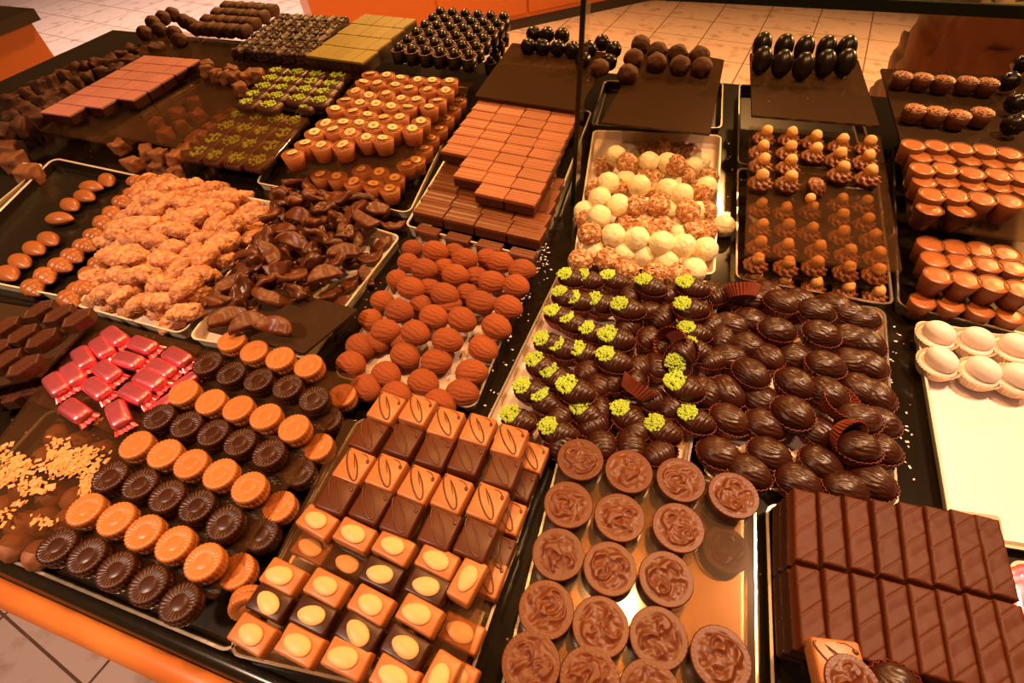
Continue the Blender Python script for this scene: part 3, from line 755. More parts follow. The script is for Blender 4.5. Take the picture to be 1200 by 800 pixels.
tray([(1046, 168), (1290, 190), (1330, 420), (1052, 358)], 'rimmed tray under the milk chocolate cups', .016, floor='trayblack')
tray([(1072, 374), (1300, 414), (1340, 668), (1116, 630)], 'large bright white tray with empty doily paper at its front', .012, rim='traywhite', floor='traybright')
tray([(62, 184), (205, 214), (84, 350), (-75, 318)], 'black tray with a white rim under the ribbed shells', .016, rim='traywhite', floor='trayblack')
tray([(206, 214), (330, 238), (214, 392), (88, 358)], 'white tray under the almond rock pile', .016, rim='traywhite', floor='traypaper')
tray([(338, 236), (470, 276), (358, 420), (220, 396)], 'white tray under the dark candied peel', .016, rim='traywhite', floor='traypaper')
tray([(370, 88), (550, 102), (480, 250), (300, 214)], 'white rimmed tray under the hazelnut cups', .014, rim='traywhite', floor='trayblack')
tray([(-60, 185), (52, 192), (-60, 285), (-160, 270)], 'rimmed tray at the edge beside the ribbed shells', .016, rim='traywhite', floor='trayblack')
tray([(52, 480), (300, 548), (268, 766), (-60, 645)][:0] or [(58, 478), (398, 520), (274, 768), (-75, 622)], 'steel tray under the flaked glass and fluted coins', .012, rim='traysteel', floor='trayblack')
tray([(420, 488), (640, 536), (540, 830), (262, 766)], 'steel tray under the striped squares and almond blocks', .012, rim='traysteel', floor='traysteelf')
tray([(655, 530), (886, 572), (890, 840), (580, 830)], 'steel tray under the embossed medals', .010, rim='traysteel', floor='traysteelf')
tray([(897, 588), (1225, 640), (1260, 860), (905, 840)], 'steel tray under the grooved chocolate bars', .012, rim='traysteel', floor='trayblack')
tray([(-120, 335), (92, 362), (44, 474), (-140, 455)], 'dark tray under the hexagonal chocolates', .012, rim='trayblack', floor='trayblack')
tray([(1182, 655), (1330, 672), (1340, 760), (1196, 745)], 'small white tray with red foil sweets beside the bars', .012, rim='traywhite')

# glass tiers: (corners back left, back right, front right, front left), height
HC = .047
plate([(96, 384), (421, 440), (250, 702), (-80, 618)], HC - .0148, 'large glass plate carrying the fluted coins', th=.0035)
plate([(105, 370), (236, 405), (165, 520), (41, 472)], HC - .0115, 'small glass plate under the red foil sweets')
plate([(405, 490), (622, 518), (528, 836), (268, 764)], .030, 'glass plate under the squares and almond blocks')
plate([(660, 527), (882, 566), (886, 835), (586, 825)], .018, 'glass plate under the embossed medals', 'medalplate')
plate([(878, 148), (1032, 158), (1058, 318), (873, 297)], .052, 'glass plate carrying the hazelnut rosettes')
plate([(879, 62), (1006, 70), (1031, 147), (881, 135)], .085, 'dark plate carrying the black almonds', 'plate2')
plate([(757, 52), (849, 70), (832, 157), (704, 143)], .075, 'dark plate carrying the cocoa truffles', 'plate2')
plate([(600, 50), (716, 62), (678, 130), (556, 112)], .070, 'dark plate carrying the glazed truffles', 'plate2')
plate([(1032, 80), (1290, 95), (1300, 215), (1056, 166)], .070, 'glass plate under the brown rosette cups', 'plate2')
plate([(1052, 150), (1290, 175), (1330, 300), (1066, 262)], .055, 'glass plate carrying the upper milk chocolate cups')
plate([(425, 82), (556, 94), (461, 220), (334, 200)], .045, 'glass plate carrying the hazelnut cups')
plate([(566, 108), (675, 124), (640, 248), (505, 218)], .045, 'glass plate carrying the upper nougat blocks')
plate([(262, 126), (362, 138), (312, 196), (214, 181)], .042, 'glass plate with pistachio pralines beneath it')
plate([(238, 88), (292, 112), (205, 172), (122, 156)], .042, 'clear glass plate with small cubes beneath it')
plate([(150, 92), (240, 98), (150, 172), (44, 152)], .032, 'glass plate below the pink squares')
plate([(318, 335), (420, 362), (356, 414), (240, 386)], .040, 'dark glass plate at the front of the candied peel', 'plate2')
plate([(170, 30), (420, 68), (395, 92), (160, 70)], .045, 'glass plate at the back under the dark squares')

# ---------------------------------------------------------------- front row of the counter
coins = [('light', [(270, 398), (297, 410), (327, 418), (361, 427)]), ('dark', [(242, 424), (270, 436), (302, 444), (336, 452), (367, 466)]),
 ('light', [(214, 458), (246, 469), (278, 477), (310, 487), (344, 500)]), ('dark', [(185, 487), (217, 496), (249, 506), (280, 517), (314, 530)]),
 ('light', [(158, 520), (191, 530), (222, 542), (257, 554), (290, 570)]), ('dark', [(127, 557), (162, 566), (194, 580), (229, 592), (262, 611)]),
 ('light', [(98, 596), (134, 607), (167, 622), (203, 636), (237, 657)]), ('dark', [(64, 639), (100, 650), (134, 667), (172, 684), (208, 706)])]
G1 = 'fluted coin pralines on the glass plate'
for r, (c, row) in enumerate(coins):
    for i, (x, y) in enumerate(row):
        d = 'caramel coloured' if c == 'light' else 'dark brown'
        put('coin_' + c, 'coin_praline', x, y, HC, rr.uniform(0, 6), f'{d} fluted coin praline, {ORD[i+1]} from left in the {ORD[8-r]} row from the front', 'praline', G1, rr.uniform(.98, 1.0), rr.uniform(-.03, .03), rr.uniform(-.03, .03))
# coins showing below the plate
low = [('light', 400, 462), ('dark', 383, 490), ('light', 372, 522), ('dark', 350, 552), ('light', 326, 592), ('dark', 305, 625), ('light', 276, 668)]
for i, (c, x, y) in enumerate(low):
    put('coin_' + c, 'coin_praline', x, y, HC - .0187, rr.uniform(0, 6), f"{'caramel' if c=='light' else 'dark'} fluted coin under the glass edge, {ORD[i+1]} from the back", 'praline', 'fluted coins below the glass plate', .97)
low2 = [(150, 640), (185, 655), (222, 672), (200, 600), (235, 570), (270, 530), (295, 480), (330, 440), (250, 640), (170, 560)]
put('coin_light', 'coin_praline', 285, 692, .034, .4, 'caramel fluted coin tipped on edge beside the almond blocks', 'praline', '', .95, 1.15, .5)

sq = [('milk', [(452, 476), (489, 479), (522, 494), (560, 502), (597, 515)]), ('dark', [(431, 509), (472, 515), (509, 527), (547, 535), (589, 550)]),
      ('milk', [(414, 545), (452, 552), (490, 566), (529, 577), (571, 588)]), ('dark', [(394, 579), (434, 589), (470, 604), (515, 618), (557, 631)])]
for r, (c, row) in enumerate(sq):
    for i, (x, y) in enumerate(row):
        d = 'milk chocolate square with dark looping icing' if c == 'milk' else 'dark chocolate square with looping icing'
        put(num('square_' + c), 'square_praline', x, y, .0448, -.05 + rr.uniform(-.04, .04), f'{d}, {ORD[i+1]} in the {ORD[4-r]} row from the front', 'praline', 'iced square pralines')
for i, (x, y) in enumerate([(624, 528), (610, 560), (596, 598), (583, 640), (572, 668)]):
    put(num('square_' + ('dark' if i % 2 else 'milk')), 'square_praline', x - 1, y + 6, .0255, -.05, f"{'dark' if i%2 else 'milk'} iced square below the glass by the rim, {ORD[i+1]} from back", 'praline', 'iced squares below the glass', .93)
al = [('milk', [(371, 610), (415, 625), (461, 640), (512, 656)]), ('dark', [(446, 672), (500, 686)]), ('milk', [(330, 674), (382, 687), (434, 707), (491, 719)]),
      ('dark', [(315, 705), (366, 720), (420, 740), (474, 757)]), ('milk', [(294, 742), (350, 755), (405, 770), (462, 793)])]
for r, (c, row) in enumerate(al):
    for i, (x, y) in enumerate(row):
        put(num('almond_' + c, 4), 'almond_praline', x, y, (.0423 if not (c == 'dark' and r == 1) else .0422), -.10 + rr.uniform(-.07, .07), f'{c} chocolate block topped with an almond, {ORD[i+1]} in the {ORD[5-r]} row from front', 'praline', 'almond topped blocks', .97)
put('almond_milk1', 'almond_praline', 547, 678, .0423, 1.40, 'milk chocolate almond block turned lengthwise beside the striped squares', 'praline', 'almond topped blocks', .97)
put('almond_milk2', 'almond_praline', 514, 795, .0423, 1.40, 'milk chocolate almond block turned lengthwise at the frame bottom', 'praline', 'almond topped blocks', .97)
for i, (x, y) in enumerate([(365, 641), (406, 660), (540, 740), (532, 790)]):
    put('almond_' + ('milk0' if i != 1 else 'dark2'), 'almond_praline', x, y, .0262, -.1, f"almond block seen under the glass, {['behind the gap on its left','behind the gap on its right','below the right edge','at the lower right corner'][i]}", 'praline', 'almond blocks below the glass', .97)

med = [[(680, 537), (737, 551), (798, 561), (860, 579)], [(666, 590), (726, 605), (795, 617)], [(654, 648), (715, 665), (781, 677)], [(640, 713), (704, 733), (772, 746), (845, 770)], [(622, 777), (691, 796), (762, 812)]]
for r, row in enumerate(med):
    for i, (x, y) in enumerate(row):
        put(num('medal', 5), 'medal_praline', x, y, .0292, rr.uniform(0, 6.3), f'round milk chocolate medal with embossed relief, {ORD[i+1]} from left in the {ORD[5-r]} row from the front', 'chocolate', 'embossed chocolate medals', 1.03)
put('medal2', 'medal_praline', 851, 643, .0135, 1, 'dim round chocolate medal lying under the glass plate', 'chocolate', '', .95)
K['barx'] = K['bar0']
# bars: every bar laid between its two ends
bt = [(943, 573), (972, 577), (1003, 582), (1036, 586), (1067, 589), (1098, 594), (1128, 598), (1156, 604)]
bb = [(946, 660), (979, 664), (1012, 670), (1046, 677), (1079, 683), (1112, 689), (1146, 694), (1180, 701)]
bb2 = [(955, 762), (989, 770), (1025, 778), (1062, 787), (1098, 796), (1135, 805), (1173, 814), (1210, 822)]
HB = .050
def laybar(a, b, h, label, wid, grp='grooved chocolate bars'):
    p, q = P(*a, h), P(*b, h); d = p - q; L = d.length
    c = (p + q) / 2; c.z = TZ + h - .013; k = num('bar', 4)
    place(k, 'chocolate_bar', c, math.atan2(d.y, d.x), label, 'chocolate bar', grp, (L / .052 * .985, wid / .0158, 1))
wb = (P(*bb[0], HB) - P(*bb[7], HB)).length / 7 * .93
for i in range(8):
    laybar(bt[i], bb[i], HB, f'diagonally grooved chocolate bar, {ORD[i+1]} from left in the back row', wb)
    laybar((bb[i][0] + (1 if i else 0), bb[i][1] + 3), bb2[i], HB, f'diagonally grooved chocolate bar, {ORD[i+1]} from left in the front row', wb)
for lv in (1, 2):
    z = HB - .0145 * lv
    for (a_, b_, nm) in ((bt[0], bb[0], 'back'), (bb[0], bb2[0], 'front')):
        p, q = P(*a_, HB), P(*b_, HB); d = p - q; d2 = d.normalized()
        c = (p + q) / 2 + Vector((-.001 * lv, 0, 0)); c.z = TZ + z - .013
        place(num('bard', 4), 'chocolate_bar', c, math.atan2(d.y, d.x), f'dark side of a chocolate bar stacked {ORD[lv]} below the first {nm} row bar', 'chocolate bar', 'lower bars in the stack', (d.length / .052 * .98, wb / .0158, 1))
plate([(932, 572), (1172, 604), (1212, 830), (938, 765)], HB - .0425, 'glass plate under the stacked chocolate bars', 'glass')
put('square_milk0', 'orange_praline', 985, 776, .060, .2, 'orange brown iced praline lying in front of the chocolate bars', 'praline', '', (1.1, .9, 1))
put('medal1', 'round_praline', 1000, 800, .062, .2, 'dark round praline at the frame edge before the bars', 'praline', '', .8)
put('walnut1', 'walnut_praline', 1062, 800, .064, -.6, 'glossy dark praline tipped before the chocolate bars', 'praline', '', 1, .3, .3)

tt = [((1107, 383), 2.6), ((1153, 390), 2.9), ((1199, 398), 2.8), ((1110, 415), 2.4), ((1160, 426), 2.4), ((1203, 434), 2.5)]
tl = ['back corner', 'middle of the back row', 'end of the back row', 'front corner', 'middle of the front row', 'end of the front row']
for i, ((x, y), a) in enumerate(tt):
    put(num('tart'), 'egg_praline', x, y, .032, a, f'white egg topped praline in white paper cup, {tl[i]} on the bright tray', 'praline', 'white egg pralines')
for i, (x, y) in enumerate([(1196, 675), (1200, 700), (1215, 690)]):
    put(num('candy', 4), 'foil_sweet', x, y, .014, .5 + i, f"red foil wrapped sweet beside the chocolate bars, {['rear one','front one','outermost one'][i]}", 'sweet', 'red foil sweets beside the bars')

foil = [(131, 391), (164, 401), (205, 415), (116, 404), (147, 419), (186, 429), (94, 416), (122, 432), (172, 442), (82, 435), (110, 452), (155, 458), (62, 447), (84, 478), (135, 482)]
fz = [.046, .046, .048, .046, .047, .048, .048, .049, .052, .047, .048, .050, .047, .048, .050]
fa = [-.25, -.05, -.15, -.45, .0, -.1, -.45, -.2, -.1, -.4, -.2, -.1, -.35, -.2, -.55]
fl = ['rearmost', 'second in the rear row', 'rear corner near the fluted coins', 'second from the rear on the outer side', 'centre of the second row', 'end of the second row', 'start of the third row', 'centre of the third row', 'raised one beside the coins', 'start of the fourth row', 'centre of the fourth row', 'end of the fourth row', 'outermost corner', 'front one nearest the hexagons', 'front one above the golden flakes']
for i, (x, y) in enumerate(foil):
    put(num('candy', 4), 'foil_sweet', x, y, fz[i], fa[i] + rr.uniform(-.05, .05), f'shiny red foil wrapped sweet, {fl[i]}', 'sweet', 'red foil sweets', 1.05)
for i, (x, y) in enumerate([(215, 445), (190, 470), (160, 490), (135, 512)][:2]):
    put(num('candy', 4), 'foil_sweet', x, y, .044, 1.2, f"red foil sweet tucked beside the coins, {['rear','front'][i]} one", 'sweet', 'red foil sweets', .8)

# golden flakes scattered on the glass
g = G(); rng = random.Random(5)
cl = [(20, 545, 26, 18, 110), (75, 545, 24, 16, 150), (95, 535, 30, 14, 150), (35, 570, 20, 12, 60), (105, 560, 10, 14, 60), (10, 560, 14, 10, 40), (70, 520, 14, 8, 20), (45, 610, 8, 8, 12), (8, 605, 10, 10, 14), (115, 492, 7, 4, 24), (60, 615, 10, 8, 10), (25, 590, 10, 5, 12), (100, 575, 6, 8, 24)]
for (cx, cy, sx, sy, n) in cl:
    for i in range(n):
        x, y = rng.gauss(cx, sx * .5), rng.gauss(cy, sy * .5); q = P(x, y, HC - .0146); s = rng.uniform(.7, 1.8) * .0017 * (1.6 if rng.random() < .08 else 1)
        g.add(*mv(rbox(s * 2.0, s * 1.1, .0005, .0001, 1), q + Vector((0, 0, rng.uniform(0, .0015))), Rz(rng.uniform(0, 6.3)) @ RX(rng.uniform(-.5, .5))))
mkobj('nougat_flakes', g.mesh('nougat_flakes', 'flakes', False), 'golden nougat flakes scattered on the glass plate beside the coins', 'flakes', None, 'stuff')
for i, (x, y) in enumerate([(60, 500), (85, 508), (45, 525), (20, 560), (50, 570), (80, 575), (15, 605), (40, 600), (72, 600), (35, 640), (5, 630), (110, 520), (-5, 585)]):
    put(num('dtrufm'), 'cocoa_truffle', x, y + 4, .0285, rr.uniform(0, 6), f'milky brown truffle blurred under the flaked glass, {ORD[i+1]} counted from the rear', 'truffle', 'truffles under the flaked glass', .88)

hexs = [[(44, 361), (67, 366), (89, 371)], [(10, 379), (24, 390), (47, 395)], [(-8, 408), (11, 417), (26, 427)]]
for r, row in enumerate(hexs):
    for i, (x, y) in enumerate(row):
        if (r, i) == (1, 0): x, y = (3, 381)
        if (r, i) == (2, 1): x, y = (4, 420)
        put('hexagon', 'hexagon_praline', x, y, .058, 1.35, f'dark hexagonal chocolate, {ORD[i+1]} in the {ORD[r+1]} row from the back', 'chocolate', 'dark hexagonal chocolates', 1.0)
plate([(-60, 345), (112, 372), (46, 440), (-70, 470)], .0455, 'dark plate under the upper hexagonal chocolates', 'plate2')
for i, (x, y) in enumerate([(95, 400), (80, 415), (62, 432), (42, 450), (20, 458), (-5, 462)]):
    put('hexagon', 'hexagon_praline', x, y, .0295, 1.35, f'dark hexagonal chocolate in the shaded lower layer, {ORD[i+1]} from the back', 'chocolate', 'lower hexagonal chocolates', 1.0)

# ---------------------------------------------------------------- middle of the counter
cn = [(507, 286), (545, 294), (585, 299), (612, 307), (495, 307), (532, 314), (575, 322), (605, 327), (479, 329), (519, 336), (562, 345), (595, 351), (466, 355), (507, 362), (540, 365), (580, 374), (450, 380), (484, 382), (522, 390), (565, 399), (419, 397), (472, 408), (511, 415), (553, 427), (408, 419), (451, 431), (494, 440), (540, 453), (425, 447), (462, 456), (512, 465)]
cnl = [(482, 284), (532, 288), (571, 294), (477, 300), (520, 306), (557, 316), (464, 320), (501, 330), (547, 336), (446, 345), (492, 350), (432, 367), (440, 392), (525, 350), (470, 392)]
K.update({})
cn.sort(key=lambda t: t[1])
def rowslabel(pts, rowh):
    """front to back bands of pts -> {index: (row, place)}"""
    idx = sorted(range(len(pts)), key=lambda i: -pts[i][1]); rows = [[]]; y0 = None
    for i in idx:
        if y0 is None: y0 = pts[i][1]
        if y0 - pts[i][1] > rowh: rows.append([]); y0 = pts[i][1]
        rows[-1].append(i)
    out = {}
    for r, row in enumerate(rows):
        for c, i in enumerate(sorted(row, key=lambda i: pts[i][0])): out[i] = (ORD[min(r + 1, 20)], ORD[min(c + 1, 20)])
    return out
def pile(pts, kd, n, name, hs, desc, cat, group, rot, rowh=12, jr=.35, sc=1, tilt=.12):
    lab = rowslabel(pts, rowh)
    for i, p in enumerate(pts):
        h = hs(i) if callable(hs) else hs
        put(num(kd, n) if isinstance(kd, str) else kd(i), name, p[0], p[1], h, (rot(i) if callable(rot) else rot) + rr.uniform(-jr, jr), f'{desc}, {lab[i][1]} in the {lab[i][0]} row from the front', cat, group, sc, rr.uniform(-tilt, tilt), rr.uniform(-tilt, tilt))
pile(cn, 'cocoa', 4, 'cocoa_almond_praline', lambda i: .037 if cn[i][1] < 395 else .028, 'cocoa dusted almond shaped praline', 'praline', 'cocoa dusted almond pralines', -.15, 12, .3, 1.08)
lab = rowslabel(cnl, 12)
for i, (x, y) in enumerate(cnl): put(num('cocoa', 4), 'cocoa_almond_praline', x, y, .026, rr.uniform(-.5, .4), f'partly hidden cocoa dusted praline in the lower layer, {lab[i][1]} in row {lab[i][0]} from front', 'praline', 'lower cocoa dusted pralines', .95)

wt = [(720, 172), (757, 178), (780, 179), (826, 180), (711, 202), (749, 208), (779, 210), (806, 215), (834, 208), (709, 219), (726, 230), (704, 242), (687, 237), (718, 266), (750, 270), (780, 275), (809, 279), (822, 240), (700, 285), (731, 286), (759, 291), (786, 297), (817, 304), (827, 280), (814, 186), (789, 232), (733, 200)]
ft = [(757, 165), (784, 164), (811, 168), (737, 182), (796, 182), (755, 192), (768, 196), (809, 198), (831, 195), (728, 214), (747, 228), (772, 231), (805, 237), (831, 218), (730, 247), (757, 252), (784, 254), (690, 264), (811, 260), (680, 292), (711, 296), (739, 302), (767, 305), (801, 311), (830, 240), (696, 214), (690, 250), (828, 262)]
wx = [(700, 232), (792, 200), (760, 232), (795, 260), (745, 170)]; fx = [(713, 184), (742, 216), (765, 212), (820, 212), (815, 245), (740, 262), (770, 258), (797, 170), (770, 172), (700, 262)]
wt += wx; ft += fx
top_w = {(720, 172), (757, 178), (780, 179), (711, 202), (749, 208), (779, 210), (806, 215), (709, 219), (726, 230), (704, 242), (718, 266), (750, 270), (780, 275), (809, 279)}
top_f = {(737, 182), (796, 182), (747, 228), (772, 231), (805, 237), (690, 264)}
pile(wt, 'wtruf', 3, 'white_truffle', lambda i: .054 if wt[i] in top_w else (.030 if wt[i] in wx else .036), 'round white coated truffle', 'truffle', 'white coated truffles', 0, 11, 3, 1.0, .5)
pile(ft, 'ftruf', 3, 'flaked_truffle', lambda i: .054 if ft[i] in top_f else (.030 if ft[i] in fx else .036), 'nougat flaked truffle', 'truffle', 'nougat flaked truffles', 0, 11, 3, 1.0, .5)
put('wtruf0', 'white_truffle', 851, 254, .027, 0, 'single white truffle fallen on the black counter between two trays', 'truffle', '')

pc = [(661, 317), (681, 319), (710, 321), (753, 327), (804, 328), (652, 341), (671, 344), (695, 347), (727, 353), (802, 353), (645, 362), (661, 371), (687, 382), (714, 388), (806, 382), (634, 393), (651, 400), (676, 406), (808, 402), (624, 421), (641, 434), (710, 415), (612, 449), (629, 464), (666, 449), (795, 445), (597, 485), (643, 499), (679, 477), (726, 481), (769, 497), (808, 485)]
lab = rowslabel(pc, 11)
big = {(714, 388), (710, 415), (666, 449), (802, 353), (753, 327), (727, 353), (795, 445), (804, 328)}
for i, (x, y) in enumerate(pc):
    b_ = (x, y) in big; h = .042 if b_ else .032
    put(num('pshell'), 'pistachio_shell_praline', x + 12, y + 2, h + .001, -.22 + rr.uniform(-.3, .15), f'dark ribbed shell praline dotted with pistachio, {lab[i][1]} in the {lab[i][0]} row from the front', 'praline', 'pistachio shell pralines', 1.0 if b_ else .93, rr.uniform(-.1, .1), -.10)
pb = [(785, 338), (763, 358), (759, 388), (779, 395), (750, 423), (770, 422), (765, 462), (834, 334), (847, 340), (836, 372), (850, 388), (841, 417), (823, 449), (836, 452), (707, 515), (742, 515), (777, 527), (781, 362), (740, 340), (822, 352), (700, 490), (690, 428), (705, 446), (692, 462), (658, 482), (700, 474), (662, 508), (745, 440), (730, 400), (738, 372), (703, 350), (735, 480), (750, 500), (722, 440), (800, 420), (790, 470)]
pile(pb, 'pbare', 3, 'shell_praline', .029, 'dark ribbed shell praline with its filling turned away', 'praline', 'ribbed shell pralines', 1.3, 11, .7, .93, .3)
put('pshell1', 'pistachio_shell_praline', 801, 400, .046, .9, 'pistachio shell praline tipped up in its red paper cup', 'praline', '', 1, .5, -.5)
def loosecup(x, y, h, a, rx, ry, label, s=1):
    q = P(x, y, h); o = place('loosecup', 'paper_cup', q, a, label, 'paper cup', '', s, rx, ry)
kind('loosecup', .014, single(G().add(*fluted(.0195, .0145, .014, 30, .045, .0005)), 'paper_cup', 'redpaper', False))
loosecup(793, 402, .030, .4, .5, -1.0, 'empty red brown pleated paper cup standing among the shells')
loosecup(742, 462, .026, 2.4, .9, .3, 'pleated paper cup tipped behind a pistachio shell')
loosecup(870, 350, .026, 2.4, .5, 1.0, 'red pleated paper cup tilted between shells and walnuts')
loosecup(976, 478, .024, 1.0, .2, .2, 'red pleated paper cup showing under a dark walnut')
loosecup(985, 506, .030, 1.0, 1.0, -.6, 'pleated paper cup tipped beside the leaning walnut', .9)

wn = [(903, 334), (941, 343), (984, 349), (920, 346), (864, 337), (886, 341), (962, 356), (1000, 359), (1017, 367), (884, 367), (915, 379), (967, 382), (1002, 386), (1022, 392), (882, 397), (937, 409), (972, 419), (1005, 416), (1026, 420), (884, 430), (937, 441), (977, 452), (1014, 447), (1033, 454), (898, 460), (936, 475), (857, 450), (857, 484), (900, 490), (1015, 482), (967, 500), (1014, 517), (1038, 519), (847, 525), (906, 525), (966, 536), (882, 547), (941, 557), (1032, 557), (997, 566), (858, 412), (905, 410), (860, 372), (1037, 487)]
wtop = {(920, 346), (915, 379), (937, 441), (977, 452), (936, 475), (884, 430), (967, 382), (972, 419), (962, 356), (1015, 482), (1014, 517)}
pile(wn, 'walnut', 4, 'walnut_praline', lambda i: .042 if wn[i] in wtop else .030, 'dark walnut shaped praline in paper cup', 'praline', 'dark walnut pralines', -.3, 14, .5, .98, .15)

# almond rock pile and candied peel pile: pieces on a jittered lattice of the pile's outline
def inside(p, poly):
    x, y = p; c = False; n = len(poly)
    for i in range(n):
        x1, y1 = poly[i]; x2, y2 = poly[i - 1]
        if (y1 > y) != (y2 > y) and x < (x2 - x1) * (y - y1) / (y2 - y1) + x1: c = not c
    return c
def lattice(poly, h, dx, dy, seed, ang=0, shrink=0):
    rng = random.Random(seed); W_ = [P(x, y, h) for x, y in poly]; xy = [(v.x, v.y) for v in W_]
    cx = sum(a for a, b in xy) / len(xy); cy = sum(b for a, b in xy) / len(xy); xy = [(cx + (a - cx) * (1 - shrink), cy + (b - cy) * (1 - shrink)) for a, b in xy]
    out = []; R_ = max(math.hypot(a - cx, b - cy) for a, b in xy); k = 0; v = -R_
    while v < R_:
        u_ = -R_ + (dx / 2 if k % 2 else 0)
        while u_ < R_:
            x = cx + u_ * math.cos(ang) - v * math.sin(ang) + rng.uniform(-.2, .2) * dx; y = cy + u_ * math.sin(ang) + v * math.cos(ang) + rng.uniform(-.2, .2) * dy
            if inside((x, y), xy): out.append((x, y))
            u_ += dx
        v += dy; k += 1
    return out
def heap(poly, layers, kinds, name, desc, cat, group, dx, dy, ang, jr, tilt, seed, sc=1):
    for L, (h, shr) in enumerate(layers):
        pts = lattice(poly, h, dx, dy, seed + L * 7, ang, shr); lab = rowslabel([(x, -y * 1000) for x, y in pts], dy * 900)
        for i, (x, y) in enumerate(pts):
            k = rr.choice(kinds); lay = 'upper' if L == len(layers) - 1 else 'lower'
            place(k, name, Vector((x, y, TZ + h - K[k][0] * .6)), ang + rr.uniform(-jr, jr), f'{desc}, {lab[i][1]} in row {lab[i][0]} from front, {lay} layer', cat, group, sc * rr.uniform(.9, 1.08), rr.uniform(-tilt, tilt), rr.uniform(-tilt, tilt))
rockpoly = [(178, 200), (205, 216), (250, 214), (312, 238), (314, 262), (280, 300), (250, 338), (212, 388), (178, 384), (140, 365), (92, 352), (120, 300), (118, 275), (150, 240)]
heap(rockpoly, [(.014, 0), (.028, .10), (.042, .28)], ['rock%d' % i for i in range(6)], 'almond_rock', 'golden caramel almond rock', 'praline', 'caramel almond rocks', .038, .0245, .9, .65, .4, 3)
peelpoly = [(312, 232), (345, 210), (400, 222), (440, 232), (452, 250), (434, 285), (395, 320), (360, 345), (345, 375), (300, 372), (215, 366), (222, 345), (262, 318), (292, 288), (316, 262)]
heap(peelpoly, [(.016, 0), (.032, .04), (.050, .12)], ['slice0', 'slice1', 'slice2', 'slice3', 'curl0', 'curl1', 'curl2', 'curl3'], 'candied_peel', 'dark coated candied peel', 'praline', 'dark coated candied peel', .035, .0270, .4, 3.1, .75, 9, 1.18)
for i, (x, y) in enumerate([(462, 262), (450, 282), (437, 300), (428, 318), (410, 330), (400, 352), (385, 372), (370, 392), (392, 340), (420, 300)]):
    put('slice%d' % (i % 4), 'candied_peel', x - 3, y, .016, rr.uniform(0, 6), f'dark coated peel slice on the tray edge, {ORD[i+1]} from the back', 'praline', 'peel slices along the tray edge', 1, rr.uniform(-.3, .3), rr.uniform(-.3, .3))
for i, (x, y, a) in enumerate([(400, 286, .6), (375, 312, .9), (320, 372, .2), (283, 368, 1.0), (258, 363, 1.1)]):
    put('slice%d' % (i % 2), 'candied_peel', x, y, .064, a, f"large half moon peel slice on top of the pile, {ORD[i+1]} from the back", 'praline', 'half moon slices on the pile', 1.15, .5, .2)

hr = [(157, 207), (151, 222), (139, 231), (127, 244), (116, 255), (106, 270), (94, 282), (79, 294), (65, 305), (47, 317), (32, 331), (100, 316), (90, 332), (75, 344), (111, 304), (172, 207)]
hs_ = [(121, 205), (102, 213), (94, 224), (77, 234), (64, 250), (51, 274), (34, 285), (17, 300), (3, 314)]
for i, (x, y) in enumerate(hr): put('husk_ribbed', 'ribbed_shell_chocolate', x, y, .022 if i < 12 else .026, -.15 + rr.uniform(-.25, .35), f'tan ribbed shell shaped chocolate, {ORD[i+1]} in the line from the back', 'chocolate', 'ribbed shell chocolates', 1.08)
for i, (x, y) in enumerate(hs_): put('husk_smooth', 'smooth_almond_chocolate', x, y, .020, -.1 + rr.uniform(-.5, .4), f'smooth tan almond shaped chocolate, {ORD[i+1]} in the outer line from the back', 'chocolate', 'smooth almond chocolates', 1.1)

# ---------------------------------------------------------------- back right
sw = [[(900, 149), (931, 151), (959, 154), (991, 159), (1024, 161)], [(896, 166), (928, 167), (959, 170), (989, 174), (1022, 177)], [(897, 181), (929, 184), (992, 192), (1026, 196)], [(897, 201), (929, 202)]]
for r, row in enumerate(sw):
    for i, (x, y) in enumerate(row):
        put('swirl', 'hazelnut_rosette', x, y - 2, .0800, rr.uniform(0, 6), f'chocolate cream rosette topped with a hazelnut, {ORD[i+1]} in the {ORD[4-r]} row from front of upper tier', 'praline', 'hazelnut rosettes on the glass', 1.08, rr.uniform(-.08, .08), rr.uniform(-.08, .08))
put('swirl_bare', 'tipped_rosette', 957, 210, .071, 1, 'chocolate cream rosette lying tipped over without its nut', 'praline', '', .95, .5, .2)
put('hzl', 'loose_hazelnut', 952, 227, .062, 0, 'loose roasted hazelnut fallen on the glass plate', 'nut', '') if 'hzl' in K else None
sl = [[(895, 232), (924, 237), (955, 236), (990, 227), (1019, 229)], [(896, 257), (927, 257), (955, 261), (991, 245), (1021, 250)], [(894, 277), (926, 280), (964, 282), (992, 265), (1029, 269)], [(891, 297), (927, 301), (961, 301), (1000, 287), (1034, 290)], [(999, 307), (1034, 310)]]
for r, row in enumerate(sl):
    for i, (x, y) in enumerate(row):
        put('swirl', 'hazelnut_rosette', x, y, .0475, rr.uniform(0, 6), f'hazelnut rosette dimmed under the glass, {ORD[i+1]} in the {ORD[5-r]} row from the front', 'praline', 'hazelnut rosettes under the glass', .98)

for i, (x, y) in enumerate([(889, 316), (923, 321), (960, 325), (998, 330), (1034, 335)]):
    put('swirl', 'hazelnut_rosette', x, y, .0290, rr.uniform(0, 6), f'dark hazelnut rosette low at the tray front, {ORD[i+1]} from left', 'praline', 'low hazelnut rosettes', .95)
mc = [[(1071, 169), (1099, 170), (1128, 173), (1156, 175), (1184, 179)], [(1080, 183), (1106, 185), (1137, 187), (1165, 190), (1192, 193)], [(1082, 197), (1109, 197), (1140, 202), (1172, 204), (1200, 207)], [(1084, 212), (1111, 212), (1142, 216), (1172, 218), (1201, 222)], [(1093, 227), (1121, 228), (1152, 232), (1184, 235)]]
